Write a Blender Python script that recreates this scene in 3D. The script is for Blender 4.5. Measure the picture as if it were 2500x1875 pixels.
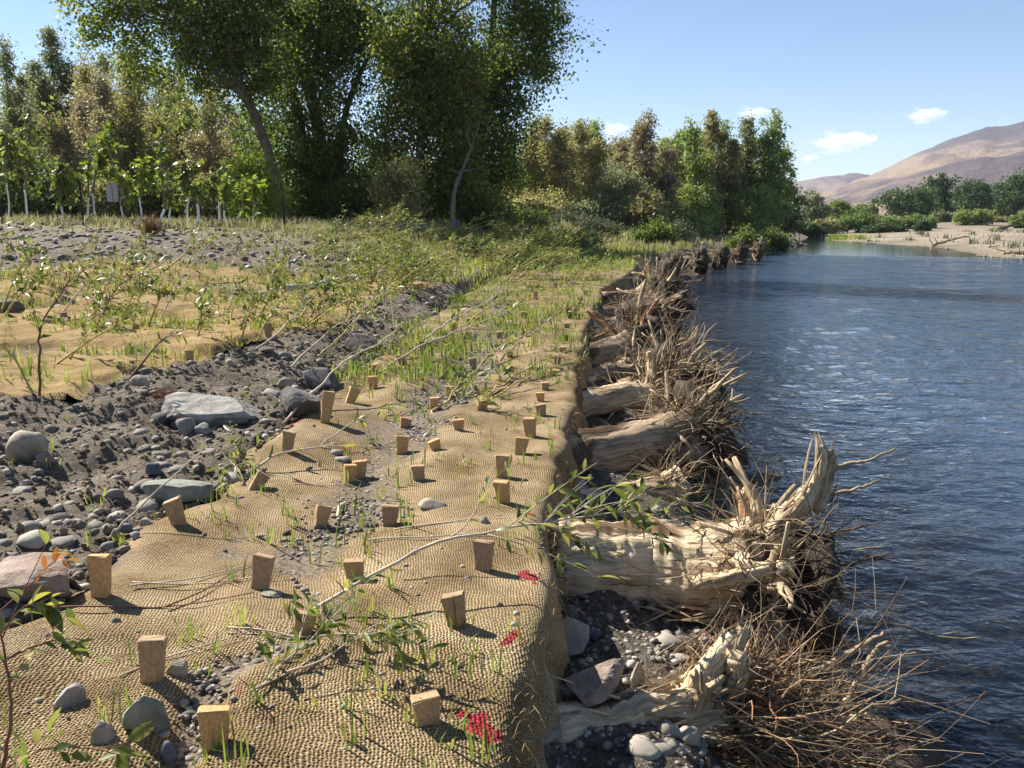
import bpy, math, time
import numpy as np
T0 = time.time()
for o in list(bpy.data.objects):
    bpy.data.objects.remove(o)
SC = bpy.context.scene
COL = SC.collection
R = math.radians
# ------------------------------------------------------------------ camera
CAMZ, PITCH, FPX = 1.6, R(11.2), 2080.0
cam = bpy.data.cameras.new('camera')
cam.sensor_width = 36.0
cam.lens = 36.0 * FPX / 2500.0
cam.clip_start, cam.clip_end = 0.05, 20000
camo = bpy.data.objects.new('camera', cam)
COL.objects.link(camo)
camo.location = (0, 0, CAMZ)
camo.rotation_euler = (math.pi / 2 - PITCH, 0, 0)
SC.camera = camo
# ------------------------------------------------------------------ sky and sun
SUN_EL, SUN_AZ = R(41), R(-53)          # azimuth measured from +Y towards +X
sd = np.array([math.sin(SUN_AZ) * math.cos(SUN_EL), math.cos(SUN_AZ) * math.cos(SUN_EL), math.sin(SUN_EL)])
W = bpy.data.worlds.new('World')
SC.world = W
W.use_nodes = True
wn = W.node_tree
wn.nodes.clear()
w_out = wn.nodes.new('ShaderNodeOutputWorld')
w_bg = wn.nodes.new('ShaderNodeBackground')
w_sky = wn.nodes.new('ShaderNodeTexSky')
w_sky.sky_type = 'NISHITA'
w_sky.sun_disc = False
w_sky.sun_elevation = SUN_EL
w_sky.sun_rotation = SUN_AZ
w_sky.altitude = 1200
w_sky.air_density = 1.0
w_sky.dust_density = 0.12
w_sky.ozone_density = 4.0
w_bg.inputs['Strength'].default_value = 0.06
wn.links.new(w_sky.outputs[0], w_bg.inputs['Color'])
wn.links.new(w_bg.outputs[0], w_out.inputs['Surface'])
sun = bpy.data.lights.new('sun', 'SUN')
sun.energy = 5.0
sun.angle = R(0.53)
sun.color = (1.0, 0.955, 0.88)
suno = bpy.data.objects.new('sun', sun)
COL.objects.link(suno)
from mathutils import Vector
suno.rotation_euler = Vector(-sd).to_track_quat('-Z', 'Y').to_euler()
suno.location = tuple(sd * 60)
SC.view_settings.view_transform = 'Standard'
SC.view_settings.look = 'None'
SC.view_settings.gamma = 1.0
SC.view_settings.use_curve_mapping = False
SC.view_settings.exposure = 1.3
SC.render.engine = 'CYCLES'
SC.cycles.use_denoising = True
SC.cycles.max_bounces = 6
SC.cycles.transparent_max_bounces = 12
SC.cycles.volume_bounces = 1
SC.cycles.caustics_reflective = False
SC.cycles.caustics_refractive = False

rng = np.random.default_rng(11)
# ------------------------------------------------------------------ noise
def _h(ix, iy, iz, s):
    n = (ix.astype(np.int64) * 374761393 + iy.astype(np.int64) * 668265263 + iz.astype(np.int64) * 2147483647 + s * 1274126177) & 0xFFFFFFFF
    n = ((n ^ (n >> 13)) * 1274126177) & 0xFFFFFFFF
    n = n ^ (n >> 16)
    return (n & 0xFFFF) / 32767.5 - 1.0
def vnoise(x, y, z=None, s=0):
    x = np.asarray(x, float); y = np.asarray(y, float)
    z = np.zeros_like(x) if z is None else np.asarray(z, float)
    x, y, z = np.broadcast_arrays(x, y, z)
    ix, iy, iz = np.floor(x), np.floor(y), np.floor(z)
    fx, fy, fz = x - ix, y - iy, z - iz
    ux, uy, uz = fx*fx*(3-2*fx), fy*fy*(3-2*fy), fz*fz*(3-2*fz)
    def L(a, b, t): return a + (b - a) * t
    r = []
    for dz in ((0,) if not z.any() else (0, 1)):
        a = L(_h(ix, iy, iz+dz, s), _h(ix+1, iy, iz+dz, s), ux)
        b = L(_h(ix, iy+1, iz+dz, s), _h(ix+1, iy+1, iz+dz, s), ux)
        r.append(L(a, b, uy))
    return r[0] if len(r) == 1 else L(r[0], r[1], uz)
def fbm(x, y, z=None, o=4, s=0):
    t, a, f = 0, 1.0, 1.0
    for i in range(o):
        t = t + a * vnoise(x*f, y*f, None if z is None else z*f, s+i*17)
        a *= 0.5; f *= 2.03
    return t
def sstep(a, b, x):
    t = np.clip((x - a) / (b - a), 0, 1)
    return t * t * (3 - 2 * t)
# ------------------------------------------------------------------ pixel -> place (photo pixels, 2500 x 1875)
CP, SP = math.cos(PITCH), math.sin(PITCH)
def ray(px, py):
    a, b = (px - 1250) / FPX, -(py - 937.5) / FPX
    return np.array([a, CP + b * SP, -SP + b * CP])
def atz(px, py, z):
    d = ray(px, py)
    t = (z - CAMZ) / d[2]
    return np.array([0, 0, CAMZ]) + d * t
def aty(px, py, y):
    d = ray(px, py)
    return np.array([0, 0, CAMZ]) + d * (y / d[1])
WATER = -1.1
def curve(pts, z):
    q = np.array([atz(a, b, z)[:2] for a, b in pts])
    return q[np.argsort(q[:, 1])]
_xe = curve([(1245, 1875), (1268, 1750), (1310, 1620), (1345, 1500), (1358, 1400), (1352, 1320), (1345, 1250), (1352, 1190), (1372, 1130), (1390, 1060), (1402, 1000), (1412, 900), (1428, 830), (1436, 800), (1450, 760), (1472, 705)], 0.0)
_xe[:, 0] -= .09
_xe = np.vstack([[[-0.34, -6], [-0.21, 1.0]], _xe, [[3.2, 24], [4.6, 30], [7.2, 40], [11.5, 54], [23, 78], [33.5, 105], [39, 121], [20, 145], [-60, 170]]])
_xs = np.array([[1.7, -6], [1.75, 2], [2.0, 4.4], [2.3, 8], [2.7, 12], [4.6, 24], [8.4, 40], [13, 54], [18.5, 67], [25, 78], [35, 105], [40.5, 121], [24, 150], [-60, 178]], float)
_xr = np.array([[44, -6], [40, 40], [32.7, 54], [32, 58], [34.7, 67], [36.8, 75], [35.3, 82], [34.6, 94], [39.5, 108], [44.5, 121], [40, 150], [-60, 190]], float)
_xl = np.array([[-2.7, -6], [-2.5, 2.4], [-2.3, 2.9], [-1.98, 3.25], [-2.05, 3.9], [-2.1, 4.3], [-1.8, 4.9], [-1.77, 6.5], [-1.75, 8], [-1.67, 9.1], [-1.63, 11.3], [-1.4, 13.2], [-0.95, 19.5], [0.2, 25.6], [2.6, 30], [5, 38], [30, 105]])
_xu = np.array([[-9, -6], [-7.5, 3], [-6.2, 5.9], [-4.3, 6.4], [-3.4, 6.6], [-3.5, 7.2], [-3.4, 7.7], [-2.95, 8.1], [-2.8, 9.0], [-2.6, 10], [-2.2, 11.2], [-2.1, 15.3], [-1.35, 18.2], [-0.2, 26], [2.2, 31], [4.6, 38], [29, 105]])
def ip(tab, y): return np.interp(y, tab[:, 1], tab[:, 0])
def xe(y): return ip(_xe, y)
def xs(y): return ip(_xs, y)
def xr(y): return ip(_xr, y)
def xl(y): return ip(_xl, y) + 0.10 * vnoise(np.asarray(y) * 1.3, 0.5, s=3) + 0.04 * vnoise(np.asarray(y) * 5, 0.5, s=5)
def xu(y): return ip(_xu, y)
# far boundary of the upper mat, per x
def yfar(x):
    return np.interp(x, [-30, -12, -9.2, -7.8, -6, -3, -1], [12.0, 12.6, 13.4, 16.6, 17.2, 17.4, 18.5]) + 0.5 * vnoise(np.asarray(x) * 0.7, 0.2, s=9)
def in_low(x, y): return (x > xl(y)) & (x < xe(y) + 0.02) & (y < 26)
def in_up(x, y): return (x < xu(y)) & (y < yfar(x)) & (y > 5.6)
def spill(x, y):
    """soil and gravel washed down between the two rolls of mat"""
    cx = np.interp(y, [2.0, 2.6, 3.2, 3.9, 4.4, 5.0, 6.0, 7.2, 9, 12], [-1.05, -.95, -.80, -.98, -.9, -.95, -.75, -.62, -.5, -.3])
    w = np.interp(y, [2, 2.6, 3.4, 4.2, 5.2, 6.2, 7.2, 9, 12], [.07, .10, .14, .24, .30, .28, .30, .32, .3])
    return np.exp(-((x - cx + .12 * vnoise(x * 2, y * 2.2, s=141)) / w) ** 2) * (.85 + .5 * vnoise(x * 1.4, y * 1.1, s=143))
def macro(x, y):
    """height of the land (top of the mats where there are mats)"""
    x = np.asarray(x, float); y = np.asarray(y, float)
    XE, XL, XU, XS, XR = xe(y), ip(_xl, y), xu(y), xs(y), xr(y)
    S = sstep(0.0, 1.0, (XL - x) / np.maximum(XL - XU, 0.3))
    near = 1 - sstep(26, 40, y)
    land = 0.20 * S * near
    dl = np.maximum(XU - x, 0)
    land = land + (0.95 * sstep(8, 26, y + 0.15 * dl) + 0.12 * sstep(6, 12, y)) * sstep(0, 7.5, dl) * (1 - 0.55 * sstep(45, 90, y))
    land = land - 0.25 * sstep(30, 60, y) * (1 - sstep(0, 9, dl))
    # bumpy bench under the mats
    bump = 0.036 * fbm(x * 1.15, y * 0.9, o=2, s=40) + 0.026 * vnoise(x * 2.7, y * 2.3, s=44) - 0.05 * np.clip(spill(x, y), 0, 1) * (y < 14)
    edge = sstep(0.0, 0.5, XE - x)
    land = land + bump * (0.35 + 0.65 * edge) * (1 - 0.5 * sstep(20, 30, y))
    land = land + 0.10 * fbm(x * 0.22, y * 0.22, o=2, s=50) * sstep(14, 24, y)
    # bank below the mat edge
    t = (x - XE) / np.maximum(XS - XE, 0.4)
    foot = np.where(y < 22, -0.40, -0.35)
    bank = foot + (WATER - 0.02 - foot) * np.clip(t, 0, 1) ** 1.7
    bank = bank + (0.10 * fbm(x * 1.7, y * 1.7, o=3, s=60) + 0.02) * np.clip(1.2 - t, 0, 1) * np.clip(t * 4 + 0.2, 0, 1)
    bed = WATER - 0.02 - 1.1 * sstep(0, 6, x - XS) + 0.05 * fbm(x * 2, y * 2, o=2, s=70)
    bar = WATER + 0.85 * sstep(-2, 26, x - XR) - 1.4 * sstep(0, 9, XR - x) + 0.10 * fbm(x * 0.16, y * 0.4, o=3, s=80) * sstep(0, 5, x - XR)
    bar = bar + 1.2 * sstep(135, 175, y + 0.2 * (x - XR))
    drop = sstep(0.02, 0.10, x - XE)
    z = land * (1 - drop) + np.minimum(bank, land) * drop
    w2 = sstep(-0.15, 0.25, x - XS)
    z = z * (1 - w2) + bed * w2
    w3 = sstep(0.55, 0.75, (x - XS) / np.maximum(XR - XS, 1.0))
    z = np.where(x > XS, z * (1 - w3) + bar * w3, z)
    far = sstep(150, 400, np.hypot(x, y))
    return z * (1 - far) + 0.6 * far
def ground_extra(x, y):
    """crumbly relief of the bare soil, none under the mats"""
    on = (in_low(x, y) | in_up(x + 0.05, y - 0.02)).astype(float)
    sh = sstep(0.0, .1, x - xe(y)) * (1 - sstep(-.1, .2, x - xs(y)))
    dn = 0.045 * fbm(x * 3.2, y * 3.2, o=3, s=101) + 0.034 * np.abs(fbm(x * 9, y * 9, o=2, s=105)) - .015
    return dn * (x < xe(y)) * (1 - on) * (1 - sstep(26, 45, y)) + 0.03 * fbm(x * 6, y * 6, o=3, s=109) * sh
def topz(x, y): return float(macro(np.array([x]), np.array([y]))[0])
_ts = np.geomspace(1.5, 900, 700)
def hit(px, py, lift=0.0):
    d = ray(px, py)
    P = np.array([0, 0, CAMZ])[None] + d[None] * _ts[:, None]
    g = macro(P[:, 0], P[:, 1]) + lift
    below = np.nonzero(P[:, 2] < g)[0]
    if len(below) == 0 or below[0] == 0:
        return atz(px, min(py, 600) if below.size == 0 else py, 0)
    k = below[0]
    a, b = P[k-1, 2] - g[k-1], P[k, 2] - g[k]
    t = _ts[k-1] + (_ts[k] - _ts[k-1]) * a / (a - b)
    return np.array([0, 0, CAMZ]) + d * t
# ------------------------------------------------------------------ mesh helpers
def new_mesh(name, V, faces, mat=None, smooth=True, attrs=None):
    """faces: list of (n,k) int arrays"""
    me = bpy.data.meshes.new(name)
    V = np.ascontiguousarray(V, dtype=np.float32)
    faces = [np.asarray(f, dtype=np.int32) for f in (faces if isinstance(faces, list) else [faces]) if len(f)]
    me.vertices.add(len(V)); me.vertices.foreach_set('co', V.ravel())
    nl = sum(f.size for f in faces); nf = sum(len(f) for f in faces)
    me.loops.add(nl); me.polygons.add(nf)
    me.loops.foreach_set('vertex_index', np.concatenate([f.ravel() for f in faces]))
    tot = np.concatenate([np.full(len(f), f.shape[1], np.int32) for f in faces])
    st = np.zeros(nf, np.int32); st[1:] = np.cumsum(tot)[:-1]
    me.polygons.foreach_set('loop_start', st)
    me.polygons.foreach_set('loop_total', tot)
    me.polygons.foreach_set('use_smooth', np.full(nf, smooth, bool))
    for k, (dom, data) in (attrs or {}).items():
        data = np.asarray(data, np.float32)
        if data.ndim == 1:
            a = me.attributes.new(k, 'FLOAT', dom); a.data.foreach_set('value', data)
        else:
            a = me.attributes.new(k, 'FLOAT_VECTOR', dom); a.data.foreach_set('vector', data.ravel())
    me.update(calc_edges=True)
    if mat is not None:
        me.materials.append(mat)
    return me
def add(name, me, parent=None, loc=None, label=None, cat=None, group=None, kind=None):
    o = bpy.data.objects.new(name, me)
    COL.objects.link(o)
    if loc is not None: o.location = tuple(float(c) for c in loc)
    if parent is not None: o.parent = parent
    if label: o['label'] = label
    if cat: o['category'] = cat
    if group: o['group'] = group
    if kind: o['kind'] = kind
    return o
def thing(name, loc, label, cat, group=None, kind=None):
    return add(name, None, None, loc, label, cat, group, kind)
def part(name, V, F, mat, root, smooth=True, attrs=None, label=None, kind=None):
    """V in world space; the object sits on its (unrotated) root; a part of a part keeps local zero"""
    off = np.array(root.location)
    p = root.parent
    while p is not None:
        off = off + np.array(p.location); p = p.parent
    return add(name, new_mesh(name, np.asarray(V) - off, F, mat, smooth, attrs), root, (0, 0, 0), label=label, kind=kind)
class MB:
    """collects several shells into one mesh"""
    def __init__(s): s.V, s.Q, s.T, s.n, s.g = [], [], [], 0, []
    def put(s, V, Q=None, T=None, g=None):
        V = np.asarray(V, float)
        s.V.append(V)
        if Q is not None and len(Q): s.Q.append(np.asarray(Q) + s.n)
        if T is not None and len(T): s.T.append(np.asarray(T) + s.n)
        s.g.append(np.zeros((len(V), 3)) if g is None else g)
        s.n += len(V)
    def get(s):
        f = []
        if s.Q: f.append(np.vstack(s.Q))
        if s.T: f.append(np.vstack(s.T))
        return np.vstack(s.V), f, {'grain': ('POINT', np.vstack(s.g))}
def unit(v):
    v = np.asarray(v, float)
    return v / max(1e-9, np.linalg.norm(v))
_tq = {}
def tube(P, r, n=6, cap=True, wob=0.0, seed=0):
    P = np.asarray(P, float); m = len(P)
    r = np.broadcast_to(np.asarray(r, float), (m,))
    Tn = np.gradient(P, axis=0); Tn /= np.maximum(np.linalg.norm(Tn, axis=1, keepdims=True), 1e-9)
    a = np.array([0, 0, 1.0]) if abs(Tn[0, 2]) < 0.9 else np.array([1.0, 0, 0])
    X = np.zeros((m, 3)); v = np.cross(a, Tn[0]); v /= np.linalg.norm(v)
    for i in range(m):
        v = v - Tn[i] * v.dot(Tn[i]); v /= max(np.linalg.norm(v), 1e-9); X[i] = v
    Y = np.cross(Tn, X)
    th = np.arange(n) * 2 * math.pi / n
    c, s_ = np.cos(th), np.sin(th)
    rr = r[:, None] * np.ones((1, n))
    if wob:
        L = np.concatenate([[0], np.cumsum(np.linalg.norm(np.diff(P, axis=0), axis=1))])
        zz = L[:, None] / max(r.max() * 4, .05) + 0.01 + 0 * rr
        rr = rr * (1 + wob * (.55 * fbm(c[None] * 1.4 + seed * 7.1 + 0 * rr, s_[None] * 1.4 + 0 * rr, zz * 1.3, o=2, s=seed) + .75 * fbm(c[None] * 4.5 + 0 * rr, s_[None] * 4.5 + 0 * rr, zz * .5, o=2, s=seed + 2)))
    V = P[:, None] + rr[..., None] * (c[None, :, None] * X[:, None] + s_[None, :, None] * Y[:, None])
    L = np.concatenate([[0], np.cumsum(np.linalg.norm(np.diff(P, axis=0), axis=1))])
    g = np.stack([rr * c[None], rr * s_[None], np.broadcast_to(L[:, None], rr.shape)], -1)
    k = (m, n)
    if k not in _tq:
        i, j = np.meshgrid(np.arange(m-1), np.arange(n), indexing='ij')
        a0 = i*n + j; b0 = i*n + (j+1) % n
        _tq[k] = np.stack([a0, b0, b0+n, a0+n], -1).reshape(-1, 4)
    V = V.reshape(-1, 3); g = g.reshape(-1, 3); Tt = None
    if cap:
        V = np.vstack([V, P[:1], P[-1:]]); g = np.vstack([g, [[0, 0, 0]], [[0, 0, L[-1]]]])
        j = np.arange(n); e = (m-1)*n
        Tt = np.vstack([np.stack([(j+1) % n, j, np.full(n, m*n)], -1), np.stack([e+j, e+(j+1) % n, np.full(n, m*n+1)], -1)])
    return V, _tq[k], Tt, g
def smooth_path(pts, n):
    """Catmull-Rom through 3D points"""
    p = np.asarray(pts, float)
    if len(p) == 2: return p[0] + (p[1]-p[0]) * np.linspace(0, 1, n)[:, None]
    q = np.vstack([2*p[0]-p[1], p, 2*p[-1]-p[-2]])
    t = np.linspace(0, len(p)-1-1e-6, n); i = t.astype(int); f = (t-i)[:, None]
    a, b, c, d = q[i], q[i+1], q[i+2], q[i+3]
    return 0.5*((2*b) + (-a+c)*f + (2*a-5*b+4*c-d)*f*f + (-a+3*b-3*c+d)*f**3)
def ico(sub):
    import bmesh
    bm = bmesh.new(); bmesh.ops.create_icosphere(bm, subdivisions=sub, radius=1.0)
    bm.verts.ensure_lookup_table()
    V = np.array([v.co[:] for v in bm.verts]); F = np.array([[v.index for v in f.verts] for f in bm.faces])
    bm.free(); return V, F
ICO = {k: ico(k) for k in (1, 2, 3, 4)}
# ------------------------------------------------------------------ materials
def mat_base(name, rough=0.85, spec=0.25):
    m = bpy.data.materials.new(name); m.use_nodes = True
    nt = m.node_tree; b = nt.nodes['Principled BSDF']
    b.inputs['Roughness'].default_value = rough
    b.inputs['Specular IOR Level'].default_value = spec
    return m, nt, b
class NT:
    def __init__(s, nt): s.t = nt
    def n(s, typ, **kw):
        x = s.t.nodes.new('ShaderNode' + typ)
        for k, v in kw.items():
            if k.startswith('i_'):
                key = k[2:]
                x.inputs[int(key) if key.isdigit() else key.replace('_', ' ')].default_value = v
            else: setattr(x, k, v)
        return x
    def l(s, a, b): s.t.links.new(a, b)
    def val(s, sock, v):
        if hasattr(v, 'is_linked') or hasattr(v, 'links'): s.l(v, sock)
        else: sock.default_value = v
    def math(s, op, a, b=0.0, c=None, clamp=False):
        x = s.n('Math', operation=op, use_clamp=clamp)
        s.val(x.inputs[0], a); s.val(x.inputs[1], b)
        if c is not None: s.val(x.inputs[2], c)
        return x.outputs[0]
    def noise(s, vec, scale, detail=3, rough=0.55, dist=0.0):
        x = s.n('TexNoise', noise_dimensions='3D')
        x.inputs['Scale'].default_value = scale; x.inputs['Detail'].default_value = detail
        x.inputs['Roughness'].default_value = rough; x.inputs['Distortion'].default_value = dist
        if vec is not None: s.l(vec, x.inputs['Vector'])
        return x.outputs[0]
    def ramp(s, fac, stops):
        x = s.n('ValToRGB'); e = x.color_ramp.elements
        while len(e) < len(stops): e.new(0.5)
        for k, (p, c) in enumerate(stops):
            e[k].position = p; e[k].color = (*c, 1) if len(c) == 3 else c
        s.val(x.inputs[0], fac); return x.outputs[0]
    def mix(s, fac, a, b, mode='MIX'):
        x = s.n('Mix', data_type='RGBA', blend_type=mode)
        s.val(x.inputs[0], fac)
        for k, v in ((6, a), (7, b)):
            if isinstance(v, tuple): x.inputs[k].default_value = (*v, 1)
            else: s.l(v, x.inputs[k])
        return x.outputs[2]
    def attr(s, name, out='Fac'): return s.n('Attribute', attribute_name=name).outputs[out]
    def mapv(s, vec, scale=(1, 1, 1), rot=(0, 0, 0)):
        x = s.n('Mapping'); x.inputs['Scale'].default_value = scale; x.inputs['Rotation'].default_value = rot
        s.l(vec, x.inputs['Vector']); return x.outputs[0]
    def bump(s, h, strength=0.5, dist=0.02, normal=None):
        x = s.n('Bump'); x.inputs['Distance'].default_value = dist
        s.val(x.inputs['Strength'], strength); s.l(h, x.inputs['Height'])
        if normal is not None: s.l(normal, x.inputs['Normal'])
        return x.outputs[0]
    def pos(s): return s.n('NewGeometry').outputs['Position']
    def obj(s): return s.n('TexCoord').outputs['Object']
M = {}
def leaf_mat(name, stops, trans=0.42, rough=0.5):
    m, nt, b = mat_base(name, rough, 0.3); k = NT(nt)
    c = k.ramp(k.attr('tint'), stops)
    k.l(c, b.inputs['Base Color'])
    tr = k.n('BsdfTranslucent'); tc = k.mix(1.0, c, (1.03, 1.08, 0.72), 'MULTIPLY')
    k.l(tc, tr.inputs['Color'])
    mx = k.n('MixShader'); mx.inputs[0].default_value = trans
    k.l(b.outputs[0], mx.inputs[1]); k.l(tr.outputs[0], mx.inputs[2])
    k.l(mx.outputs[0], nt.nodes['Material Output'].inputs['Surface'])
    M[name] = m
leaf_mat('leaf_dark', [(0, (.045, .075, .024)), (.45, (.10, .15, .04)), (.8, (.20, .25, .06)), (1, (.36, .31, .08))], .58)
leaf_mat('leaf_green', [(0, (.12, .17, .05)), (.5, (.25, .31, .095)), (.9, (.37, .41, .14)), (1, (.46, .42, .16))], .5)
leaf_mat('leaf_grey', [(0, (.11, .13, .075)), (.5, (.22, .24, .13)), (1, (.36, .34, .20))], .5)
leaf_mat('leaf_olive', [(0, (.15, .14, .06)), (.5, (.31, .28, .125)), (1, (.46, .40, .20))], .52)
leaf_mat('leaf_brown', [(0, (.16, .135, .09)), (.5, (.32, .26, .17)), (1, (.46, .385, .26))], .48)
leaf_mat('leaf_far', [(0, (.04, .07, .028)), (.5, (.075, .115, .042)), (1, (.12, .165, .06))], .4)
leaf_mat('leaf_thicket', [(0, (.10, .15, .045)), (.5, (.18, .235, .075)), (1, (.27, .31, .11))], .45)
leaf_mat('leaf_bright', [(0, (.10, .16, .025)), (.6, (.19, .25, .04)), (.9, (.32, .32, .05)), (1, (.45, .33, .03))], .5)
leaf_mat('leaf_willow', [(0, (.07, .10, .028)), (.5, (.15, .185, .05)), (.9, (.26, .27, .075)), (1, (.40, .34, .08))], .48, .42)
leaf_mat('leaf_dead', [(0, (.28, .10, .03)), (1, (.45, .17, .05))], .4)
leaf_mat('grass', [(0, (.10, .15, .03)), (.6, (.20, .26, .05)), (1, (.36, .35, .10))], .45)
leaf_mat('dry_grass', [(0, (.19, .17, .085)), (.5, (.31, .275, .15)), (1, (.40, .36, .22))], .35, .7)
leaf_mat('sage', [(0, (.10, .115, .07)), (1, (.2, .21, .13))], .25, .7)
leaf_mat('rust_needles', [(0, (.12, .03, .012)), (1, (.26, .08, .03))], .1, .8)

def wood_mat(name, dark, mid, light, bump=0.6, patch=0.5, barkc=None):
    m, nt, b = mat_base(name, 0.8, 0.2); k = NT(nt)
    g = k.attr('grain', 'Vector')
    gs = k.mapv(g, (1, 1, 0.07))
    n1 = k.noise(gs, 60, 4, .65, .3)
    n2 = k.noise(k.mapv(g, (1, 1, .25)), 7, 4, .6)
    f = k.math('ADD', k.math('MULTIPLY', n1, .5), k.math('MULTIPLY', n2, .5))
    c = k.ramp(f, [(.33, dark), (.43, mid), (.56, light)])
    if barkc is not None:
        pm = k.ramp(k.noise(k.mapv(g, (1, 1, .3)), 4.5, 4, .6), [(patch - .03, (0, 0, 0)), (patch + .03, (1, 1, 1))])
        c = k.mix(pm, c, barkc)
    k.l(c, b.inputs['Base Color'])
    k.l(k.bump(f, bump, .03), b.inputs['Normal'])
    M[name] = m
wood_mat('log_pale', (.07, .042, .022), (.38, .275, .16), (.66, .53, .345), 1.0, .55, (.11, .064, .032))
wood_mat('log_brown', (.06, .04, .022), (.18, .125, .075), (.38, .285, .18), 1.0, .52, (.09, .058, .032))
wood_mat('root_pale', (.17, .105, .055), (.38, .27, .15), (.68, .54, .34), .9)
wood_mat('root_mid', (.06, .038, .02), (.25, .175, .10), (.52, .40, .25), .7)
wood_mat('root_dark', (.02, .014, .009), (.075, .05, .03), (.20, .14, .085), .5)
wood_mat('root_red', (.10, .05, .025), (.27, .14, .07), (.42, .25, .13), .8)
wood_mat('bark', (.03, .024, .018), (.085, .066, .05), (.16, .13, .10), .9)
wood_mat('bark_pale', (.08, .065, .05), (.17, .14, .11), (.27, .23, .18), .6)
wood_mat('stem_pale', (.22, .17, .11), (.42, .35, .25), (.58, .50, .38), .3)
wood_mat('stem_yellow', (.20, .14, .05), (.38, .28, .10), (.5, .39, .17), .3)
wood_mat('stem_red', (.08, .03, .02), (.16, .07, .045), (.24, .12, .07), .3)
wood_mat('paint_white', (.50, .50, .48), (.68, .69, .68), (.78, .78, .77), .3)
wood_mat('grey_pole', (.16, .17, .16), (.30, .31, .30), (.42, .42, .40), .3)
def stake_mat():
    m, nt, b = mat_base('stake_wood', .75, .2); k = NT(nt)
    o = k.obj(); oi = k.n('ObjectInfo').outputs['Random']
    sh = k.n('VectorMath', operation='ADD'); k.l(o, sh.inputs[0])
    cb = k.n('CombineXYZ'); k.l(k.math('MULTIPLY', oi, 40), cb.inputs[0]); k.l(k.math('MULTIPLY', oi, 17), cb.inputs[1]); k.l(cb.outputs[0], sh.inputs[1])
    n = k.noise(k.mapv(sh.outputs[0], (1, 1, .06)), 160, 4, .6, .4)
    n2 = k.noise(sh.outputs[0], 14, 3)
    c = k.ramp(n, [(.3, (.27, .145, .058)), (.5, (.47, .285, .125)), (.7, (.60, .40, .20))])
    c = k.mix(k.math('MULTIPLY', n2, .5), c, (.34, .19, .08))
    hs = k.n('HueSaturation'); k.l(c, hs.inputs['Color'])
    k.l(k.math('ADD', .72, k.math('MULTIPLY', oi, .5)), hs.inputs['Value'])
    k.l(k.math('ADD', .8, k.math('MULTIPLY', oi, .25)), hs.inputs['Saturation'])
    k.l(hs.outputs[0], b.inputs['Base Color']); k.l(k.bump(n, .4, .004), b.inputs['Normal'])
    M['stake'] = m
stake_mat()
def stone_mat(name, c0, c1, c2, scale=9, bump=.5, speck=.35):
    m, nt, b = mat_base(name, .85, .25); k = NT(nt)
    p = k.pos()
    n = k.noise(p, scale, 5, .65); n2 = k.noise(p, scale * 11, 3, .7)
    c = k.ramp(n, [(.32, c0), (.5, c1), (.68, c2)])
    c = k.mix(k.math('MULTIPLY', n2, speck), c, tuple(v * .45 for v in c1))
    k.l(c, b.inputs['Base Color'])
    h = k.math('ADD', n, k.math('MULTIPLY', n2, .3)); k.l(k.bump(h, bump, .03), b.inputs['Normal'])
    M[name] = m
stone_mat('stone_white', (.16, .148, .128), (.32, .30, .262), (.48, .455, .40), 8, .9)
stone_mat('stone_grey', (.19, .178, .158), (.29, .275, .245), (.40, .38, .34))
stone_mat('stone_dark', (.07, .063, .056), (.13, .12, .105), (.21, .195, .17), 7, .8)
stone_mat('stone_slate', (.07, .08, .09), (.11, .12, .14), (.16, .17, .19), 12, .2)
stone_mat('stone_tan', (.23, .19, .135), (.34, .29, .215), (.45, .40, .31), 12, .3)
stone_mat('stone_pink', (.20, .14, .10), (.32, .235, .18), (.43, .35, .29), 10, .6)
stone_mat('stone_green', (.14, .145, .108), (.23, .235, .18), (.34, .34, .28), 9, .8)
stone_mat('stone_cream', (.55, .50, .32), (.62, .57, .40), (.68, .64, .5), 9, .2, .1)
def pebble_mat():
    m, nt, b = mat_base('pebbles', .85, .25); k = NT(nt)
    c = k.ramp(k.attr('tint'), [(0, (.06, .052, .044)), (.25, (.15, .13, .107)), (.5, (.25, .222, .183)), (.75, (.35, .305, .24)), (.9, (.48, .44, .37)), (1, (.38, .26, .18))])
    n = k.noise(k.pos(), 40, 4, .7)
    c = k.mix(k.math('MULTIPLY', n, .4), c, (.15, .13, .11))
    k.l(c, b.inputs['Base Color']); k.l(k.bump(n, .3, .01), b.inputs['Normal'])
    M['pebbles'] = m
pebble_mat()
def clod_mat():
    m, nt, b = mat_base('clods', .95, .1); k = NT(nt)
    n = k.noise(k.pos(), 60, 4, .7)
    c = k.mix(k.attr('tint'), (.075, .058, .041), (.23, .186, .135)); c = k.mix(k.math('MULTIPLY', n, .6), c, (.12, .095, .07))
    k.l(c, b.inputs['Base Color']); k.l(k.bump(n, .8, .01), b.inputs['Normal']); M['clods'] = m
clod_mat()
wood_mat('root_soil', (.014, .010, .007), (.038, .028, .019), (.085, .062, .042), 1.0)
def plain(name, col, rough=.7, spec=.3):
    m, nt, b = mat_base(name, rough, spec); k = NT(nt)
    n = k.noise(k.obj(), 12, 3)
    c = k.mix(n, tuple(v * .8 for v in col), tuple(min(1, v * 1.15) for v in col))
    k.l(c, b.inputs['Base Color']); M[name] = m
plain('post_dark', (.02, .02, .022)); plain('board_white', (.30, .31, .33)); plain('blue_plastic', (.06, .14, .34), .4)
plain('car_paint', (.10, .2, .26), .25, .5); plain('car_glass', (.02, .025, .03), .08, .5); plain('tyre', (.015, .015, .015))
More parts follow.
